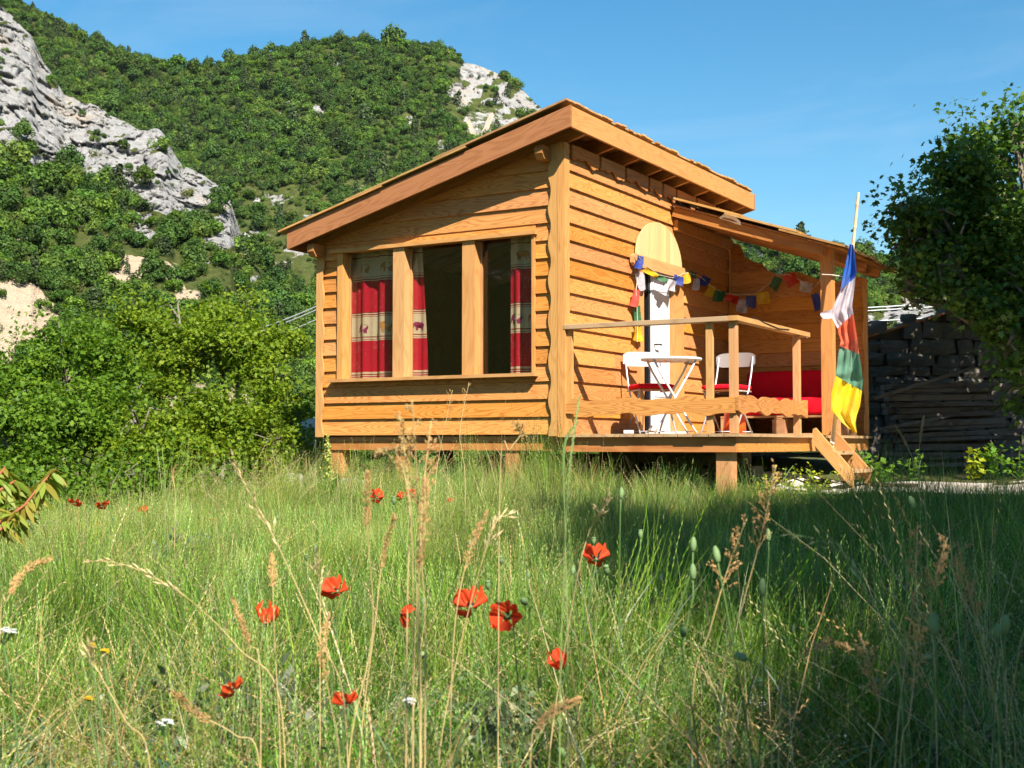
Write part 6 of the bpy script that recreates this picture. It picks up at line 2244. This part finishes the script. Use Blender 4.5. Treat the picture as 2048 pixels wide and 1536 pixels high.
ST = [
 ([(840, 1480), (834, 1200), (836, 1000), (824, 800)], 1.9, 'cock', 'tallest straw-coloured stalk at centre, its head reaching the window sill', .16),
 ([(850, 1500), (850, 1250), (842, 1050), (862, 842)], 1.95, 'pan', 'tall stalk at centre, head just right of the tallest one', .16),
 ([(826, 1500), (826, 1200), (820, 1000), (798, 822)], 1.9, 'cock', 'tall stalk at centre with a fat drooping grey-brown head', .10),
 ([(842, 1450), (838, 1180), (848, 1060), (850, 955)], 1.9, 'fox', 'straw stalk at centre with a dense head level with the cabin floor', .14),
 ([(812, 1500), (815, 1200), (818, 1000), (790, 905), (752, 905)], 2.0, 'cock', 'straw stalk whose pale head bends left across the floor beam', .07),
 ([(1120, 1400), (1128, 1150), (1138, 950), (1158, 800)], 2.1, 'rye', 'tall dark green stalk with a long spike crossing the railing board', .18),
 ([(1135, 1300), (1130, 1050), (1128, 900), (1150, 850)], 2.3, 'rye', 'second green stalk left of the long green spike', .10),
 ([(690, 1420), (640, 1280), (560, 1100), (500, 990), (470, 925)], 2.4, 'oat', 'tall pale oat stalk leaning left in front of the dark shrubs', .20),
 ([(560, 1400), (480, 1300), (420, 1235), (340, 1172), (250, 1130), (180, 1122)], 2.6, 'oat', 'pale oat head arching far to the left over the meadow', .24),
 ([(700, 1500), (745, 1270), (735, 1060), (735, 945)], 2.4, 'fox', 'orange foxtail head left of the distant poppies', .10),
 ([(720, 1500), (750, 1250), (765, 1120), (790, 1030)], 2.5, 'fox', 'orange foxtail head standing right of the first foxtail', .12),
 ([(560, 1500), (550, 1300), (546, 1180), (544, 1110)], 2.6, 'fox', 'thin upright rusty spike above the small folded poppy', .08),
 ([(520, 1350), (500, 1290), (480, 1240), (466, 1198)], 2.6, 'fox', 'rusty spike leaning left beside the small folded poppy', .10),
 ([(900, 1500), (910, 1250), (940, 1100), (975, 1025)], 2.5, 'fox', 'thin rusty spike leaning right above the largest poppy', .12),
 ([(880, 1500), (930, 1250), (985, 1060), (1015, 1030)], 2.6, 'oat', 'pale oat spikelets leaning right behind the largest poppy', .10),
 ([(1100, 1500), (1150, 1180), (1180, 1060), (1215, 1002)], 2.6, 'oat', 'pale oat spikelets bending right above the lone right poppy', .10),
 ([(680, 1536), (660, 1400), (645, 1300), (660, 1230)], 2.2, 'fox', 'rusty spike curving beside the lowest poppy', .12),
 ([(640, 1500), (640, 1300), (640, 1180), (634, 1105)], 2.6, 'oat', 'straw spike under a round pod left of the cupped poppy', .10),
 ([(1440, 1400), (1480, 1230), (1520, 1080), (1552, 930)], 2.3, 'pan', 'tall brown panicle right of the stout deck pier', .16),
 ([(1385, 1400), (1420, 1260), (1455, 1140), (1490, 1045)], 2.3, 'pan', 'brown panicle leaning right in the shade below the pier', .14),
 ([(1800, 1360), (1740, 1200), (1700, 1130), (1650, 1085), (1580, 1068)], 2.0, 'oatg', 'big green brome head arching left in the shaded grass', .20),
 ([(1790, 1536), (1810, 1330), (1830, 1180), (1835, 1050)], 2.2, 'pan', 'tall brown panicle, first of the pair on the shaded right', .16),
 ([(1800, 1536), (1820, 1430), (1832, 1300), (1840, 1225)], 2.0, 'pan', 'shorter spreading brown panicle at lower right', .14),
 ([(1870, 1350), (1860, 1240), (1875, 1140), (1895, 1075)], 2.3, 'pan', 'slim brown panicle left of the rightmost one', .10),
 ([(2000, 1500), (1975, 1330), (1940, 1190), (1915, 1080)], 2.1, 'pan', 'rightmost brown panicle leaning left in the shade', .13),
 ([(1560, 1420), (1600, 1320), (1660, 1288), (1710, 1300)], 2.1, 'pan', 'rusty panicle nodding right low in the shaded grass', .12),
 ([(1740, 1536), (1760, 1420), (1740, 1330), (1720, 1270)], 2.1, 'pan', 'rusty drooping panicle left of the shorter spreading one', .12),
 ([(1060, 1536), (1080, 1450), (1110, 1420), (1158, 1398)], 1.9, 'fox', 'thick furry seed head lying almost flat near the bottom', .08),
 ([(520, 1536), (470, 1470), (400, 1430), (345, 1385)], 2.1, 'fox', 'thick orange seed head lying left near the bottom', .10),
 ([(300, 1536), (250, 1440), (190, 1330), (180, 1300)], 2.1, 'oat', 'pale fluffy seed head at lower left beside yellow daisies', .08),
 ([(0, 1260), (15, 1200), (50, 1140), (100, 1118)], 2.2, 'fox', 'rusty seed head arching in at the left edge', .10),
 ([(1850, 1000), (1830, 930), (1808, 880), (1790, 850)], 6.0, 'fox', 'left one of two pale spikes in front of the woodpile', .14),
 ([(1840, 1000), (1836, 930), (1842, 870), (1848, 832)], 6.0, 'fox', 'right one of two pale spikes in front of the woodpile', .14),
 ([(330, 1010), (330, 960), (326, 920), (325, 895)], 8, 'rye', 'thin stalk before the dark shrubs, tallest of those left', .15),
 ([(220, 1010), (225, 970), (240, 940), (250, 905)], 7, 'rye', 'bent green stalk before the dark shrubs at far left', .15),
 ([(350, 1020), (350, 980), (345, 950), (352, 930)], 7, 'fox', 'thick green-brown spike before the dark shrubs', .10),
 ([(930, 960), (925, 910), (920, 860), (938, 765)], 8, 'pan', 'feathery stalk rising in front of the sill, right of the tallest', .25),
 ([(870, 980), (880, 900), (890, 850), (905, 780)], 8, 'pan', 'feathery stalk rising in front of the lower window boards', .25),
 ([(1000, 960), (1020, 900), (1040, 870), (1030, 845)], 2.6, 'cock', 'fat pale head nodding before the lowest cabin board', .05),
]
for i, (px, dep, kind, lab, hd) in enumerate(ST):
    stalk('tall_grass_stalk', px, dep, kind, lab, 500 + i, hd, .0017 if dep < 4 else .003, 'tall seeding grass stalks')

# leafy weeds ------------------------------------------------------------
def weed(name, base, h, n, leaf, spread, mat, label, seed, cat='plant', group=None, droop=.2, stems=4):
    g = np.random.default_rng(seed)
    t = empty(name, base, label, cat, group)
    r = random.Random(seed)
    geos, C, N = [], [], []
    for s in range(stems):
        tip = Vector(base) + Vector((r.gauss(0, spread * .5), r.gauss(0, spread * .5), h * r.uniform(.65, 1)))
        pts = stem_pts(Vector(base) - UP * .03, tip, r.uniform(-.05, .05))
        geos.append(tube_geo(pts, .004, 5))
        for k in range(n // stems):
            t_ = r.uniform(.15, 1)
            p = Vector(pts[0]).lerp(tip, t_) + Vector((r.gauss(0, spread * .3), r.gauss(0, spread * .3), r.gauss(0, .03)))
            C.append(tuple(p)); N.append((r.gauss(0, .5), r.gauss(0, .5), .8))
    C = np.array(C); N = np.array(N)
    V, F = quads(C, N, g.uniform(.6, 1.3, len(C)) * leaf, 1.5, seed, .15)
    me = fast_mesh('leaves', V, F, mat)
    add_attr(me, 'lv', 'FLOAT', 'FACE', g.random(len(F)))
    obj('leaves', me, t)
    V, F = merge(geos)
    obj('stems', py_mesh('stems', V, F, M_STEM), t)
    return t
M_WEED = leafmat('nettle_leaf', (0.07, 0.17, 0.015), (0.17, 0.31, 0.03), .4, spec=.2)
M_YEL = leafmat('yellow_leaf', (0.24, 0.32, 0.02), (0.42, 0.45, 0.03), .45, spec=.2)
for i, (x, y, d, h, n, lf, sp, mt, lab) in enumerate((
    (1722, 955, 13.3, .42, 150, .055, .22, M_WEED, 'leafy green weed growing against the right side of the steps'),
    (1755, 950, 13.6, .25, 130, .06, .26, M_WEED, 'low broad-leaved weed right of the steps'),
    (1832, 950, 13.8, .30, 70, .05, .14, M_WEED, 'small weed in front of the woodpile'),
    (1945, 955, 13.8, .34, 90, .055, .16, M_YEL, 'yellow-leaved weed beside the path at right'),
    (1985, 955, 13.8, .32, 110, .055, .18, M_WEED, 'green weed just right of the yellow-leaved one'),
    (2040, 950, 13.6, .45, 200, .04, .30, M_WEED, 'bushy weed at the right edge above the path'),
    (1560, 955, 12.2, .34, 170, .022, .30, M_YEL, 'yellowish bedstraw clump under the deck left of the steps'),
    (1620, 955, 12.2, .30, 170, .022, .28, M_YEL, 'yellowish bedstraw clump at the foot of the steps'),
    (1500, 960, 12.0, .28, 110, .025, .25, M_YEL, 'pale bedstraw clump right of the stout pier'),
    (735, 955, 13.0, .26, 120, .05, .30, M_WEED, 'green weed in the shade below the left end of the cabin'),
    (1180, 955, 12.9, .22, 110, .05, .30, M_WEED, 'green weed in the shade below the cabin corner'))):
    b_ = at(x, y, d); b_.z = gz(b_)
    weed('weed', b_, h, n, lf, sp, mt, lab, 700 + i, 'weed', 'weeds round the cabin')
# mullein-like spire by the left cabin corner
b_ = at(662, 985, 11.0); b_.z = gz(b_)
sp_ = empty('mullein', b_, 'pale yellow flower spire at the left corner of the cabin', 'plant')
tip = at(655, 868, 11.0)
V, F = tube_geo(stem_pts(b_, tip, .01), .006, 6)
obj('stem', py_mesh('stem', V, F, M_STEM), sp_)
g = np.random.default_rng(3)
tt_ = g.random(300)
C = np.array(b_)[None] * (1 - (.45 + .55 * tt_))[:, None] + np.array(tip)[None] * (.45 + .55 * tt_)[:, None] + g.normal(size=(300, 3)) * (.03 * (1.1 - tt_))[:, None]
V, F = quads(C, g.normal(size=(300, 3)), g.uniform(.015, .03, 300), 1, 3)
me = fast_mesh('flowers', V, F, leafmat('mullein_flower', (0.55, 0.5, 0.10), (0.35, 0.42, 0.12), .3)); add_attr(me, 'lv', 'FLOAT', 'FACE', g.random(300))
obj('flowers', me, sp_)
tt_ = g.random(60)
C = np.array(b_)[None] + (np.array(tip) - np.array(b_))[None] * (tt_ * .5)[:, None] + g.normal(size=(60, 3)) * .05
V, F = quads(C, g.normal(size=(60, 3)) + [0, 0, .7], g.uniform(.05, .09, 60), 1.8, 4, .1)
me = fast_mesh('leaves', V, F, M_WEED); add_attr(me, 'lv', 'FLOAT', 'FACE', g.random(60))
obj('leaves', me, sp_)

# reddish peach sapling reaching in from the left edge
b_ = at(-70, 1120, 4.2); b_.z = gz(b_)
pc = empty('peach_sapling', b_, 'peach sapling with drooping reddish-green leaves at the left edge', 'sapling')
M_PEACH = leafmat('peach_leaf', (0.19, 0.30, 0.035), (0.34, 0.27, 0.05), .4, spec=.25)
geos, C, D_ = [], [], []
r = random.Random(6)
for pl in ([(-70, 1120), (-20, 1060), (50, 1010), (85, 965), (112, 938)], [(-70, 1120), (-30, 1030), (0, 980), (30, 962), (55, 975)], [(-70, 1100), (-40, 990), (-10, 960), (10, 935)], [(-60, 1080), (0, 1060), (25, 1040), (40, 1010)]):
    P_ = [at(x, y, 4.2 + .03 * i) for i, (x, y) in enumerate(pl)]
    geos.append(tube_geo(P_, [.007, .006, .005, .004, .0025][:len(P_)], 6))
    for i in range(len(P_) - 1):
        for k in range(22):
            if i == 0: continue
            p = P_[i].lerp(P_[i + 1], r.random())
            C.append(p); D_.append(((P_[i + 1] - P_[i]).normalized() * .5 + Vector((r.gauss(0, .6), r.gauss(0, .6), r.uniform(-1.2, -.3)))).normalized())
V, F, lv = [], [], []
for p, d in zip(C, D_):
    L = r.uniform(.05, .085); w = L * .14
    s_ = d.orthogonal().normalized(); s_ = Matrix.Rotation(r.random() * 6.28, 3, d) @ s_
    nn = d.cross(s_)
    o_ = len(V)
    for t_ in (0, .33, .66, 1):
        c = p + d * L * t_ - UP * L * .25 * t_ * t_ 
        ww = w * sin(pi * min(.97, t_ * .85 + .12))
        V += [c - s_ * ww, c + nn * -.15 * ww, c + s_ * ww]
    for q in range(3):
        a = o_ + q * 3
        F += [(a, a + 1, a + 4, a + 3), (a + 1, a + 2, a + 5, a + 4)]
    v_ = r.random(); lv += [v_] * 6
me = py_mesh('leaves', V, F, M_PEACH, True); add_attr(me, 'lv', 'FLOAT', 'FACE', lv)
obj('leaves', me, pc)
V, F = merge(geos)
obj('twig', py_mesh('twig', V, F, plain('red_twig', (0.30, 0.10, 0.04), .6), True), pc)

# white yarrow and yellow daisies at the lower left
def umbel(x, y, d, label, col, n, rad_, name, cat):
    top = at(x, y, d); base = top + RIGHT * .03; base.z = gz(base)
    t = empty(name, base, label, cat)
    V, F = tube_geo(stem_pts(base, top - UP * .03, .02), .002, 5)
    geos = [(V, F)]
    g = random.Random(int(x + y))
    hv, hf = [], []
    for k in range(n):
        a = g.random() * 6.28; q = rad_ * sqrt(g.random())
        c = top + Vector((q * cos(a), q * sin(a), -.25 * q + g.uniform(-.003, .003)))
        geos.append(tube_geo([top - UP * .03, c], .0008, 3, False))
        Vd = [c + Vector((.0045 * cos(b2), .0045 * sin(b2), .001 * (b2 % 2))) for b2 in np.linspace(0, 5.3, 6)]
        o_ = len(hv); hv += Vd; hf.append(tuple(range(o_, o_ + 6)))
    V, F = merge(geos)
    obj('stem', py_mesh('stem', V, F, M_STEM), t)
    obj('flower_head', py_mesh('fl', hv, hf, col), t)
M_WFL = cloth('white_flower', (0.8, 0.8, 0.78), .3, .05)
M_YFL = cloth('yellow_flower', (0.85, 0.55, 0.02), .3, .05)
umbel(8, 1258, 2.4, 'flat white yarrow head at the left edge', M_WFL, 34, .022, 'yarrow', 'flower')
umbel(330, 1442, 2.3, 'white flower cluster near the bottom left', M_WFL, 22, .014, 'yarrow', 'flower')
umbel(820, 1400, 2.2, 'creamy flower cluster near the bottom centre', M_WFL, 18, .012, 'yarrow', 'flower')
umbel(182, 1289, 2.4, 'upper one of three tiny yellow daisies at lower left', M_YFL, 14, .006, 'daisy', 'flower')
umbel(209, 1301, 2.4, 'right one of three tiny yellow daisies at lower left', M_YFL, 14, .006, 'daisy', 'flower')
umbel(177, 1396, 2.4, 'lowest of three tiny yellow daisies at lower left', M_YFL, 14, .006, 'daisy', 'flower')

# ------------------------------------------------------------------ thin summer haze between here and the hills
me = py_mesh('haze', *box_geo((-1750, -1750, -12), (1750, 1750, 430)))
hz = obj('haze', me)
tag(hz, kind='stuff')
m = bpy.data.materials.new('haze')
m.use_nodes = True
nt = m.node_tree
nt.nodes.clear()
out = nt.nodes.new('ShaderNodeOutputMaterial')
pv = nt.nodes.new('ShaderNodeVolumePrincipled')
pv.inputs['Color'].default_value = (0.80, 0.90, 1.0, 1)
pv.inputs['Density'].default_value = 0.00002
pv.inputs['Anisotropy'].default_value = 0.2
nt.links.new(pv.outputs[0], out.inputs['Volume'])
me.materials.append(m)
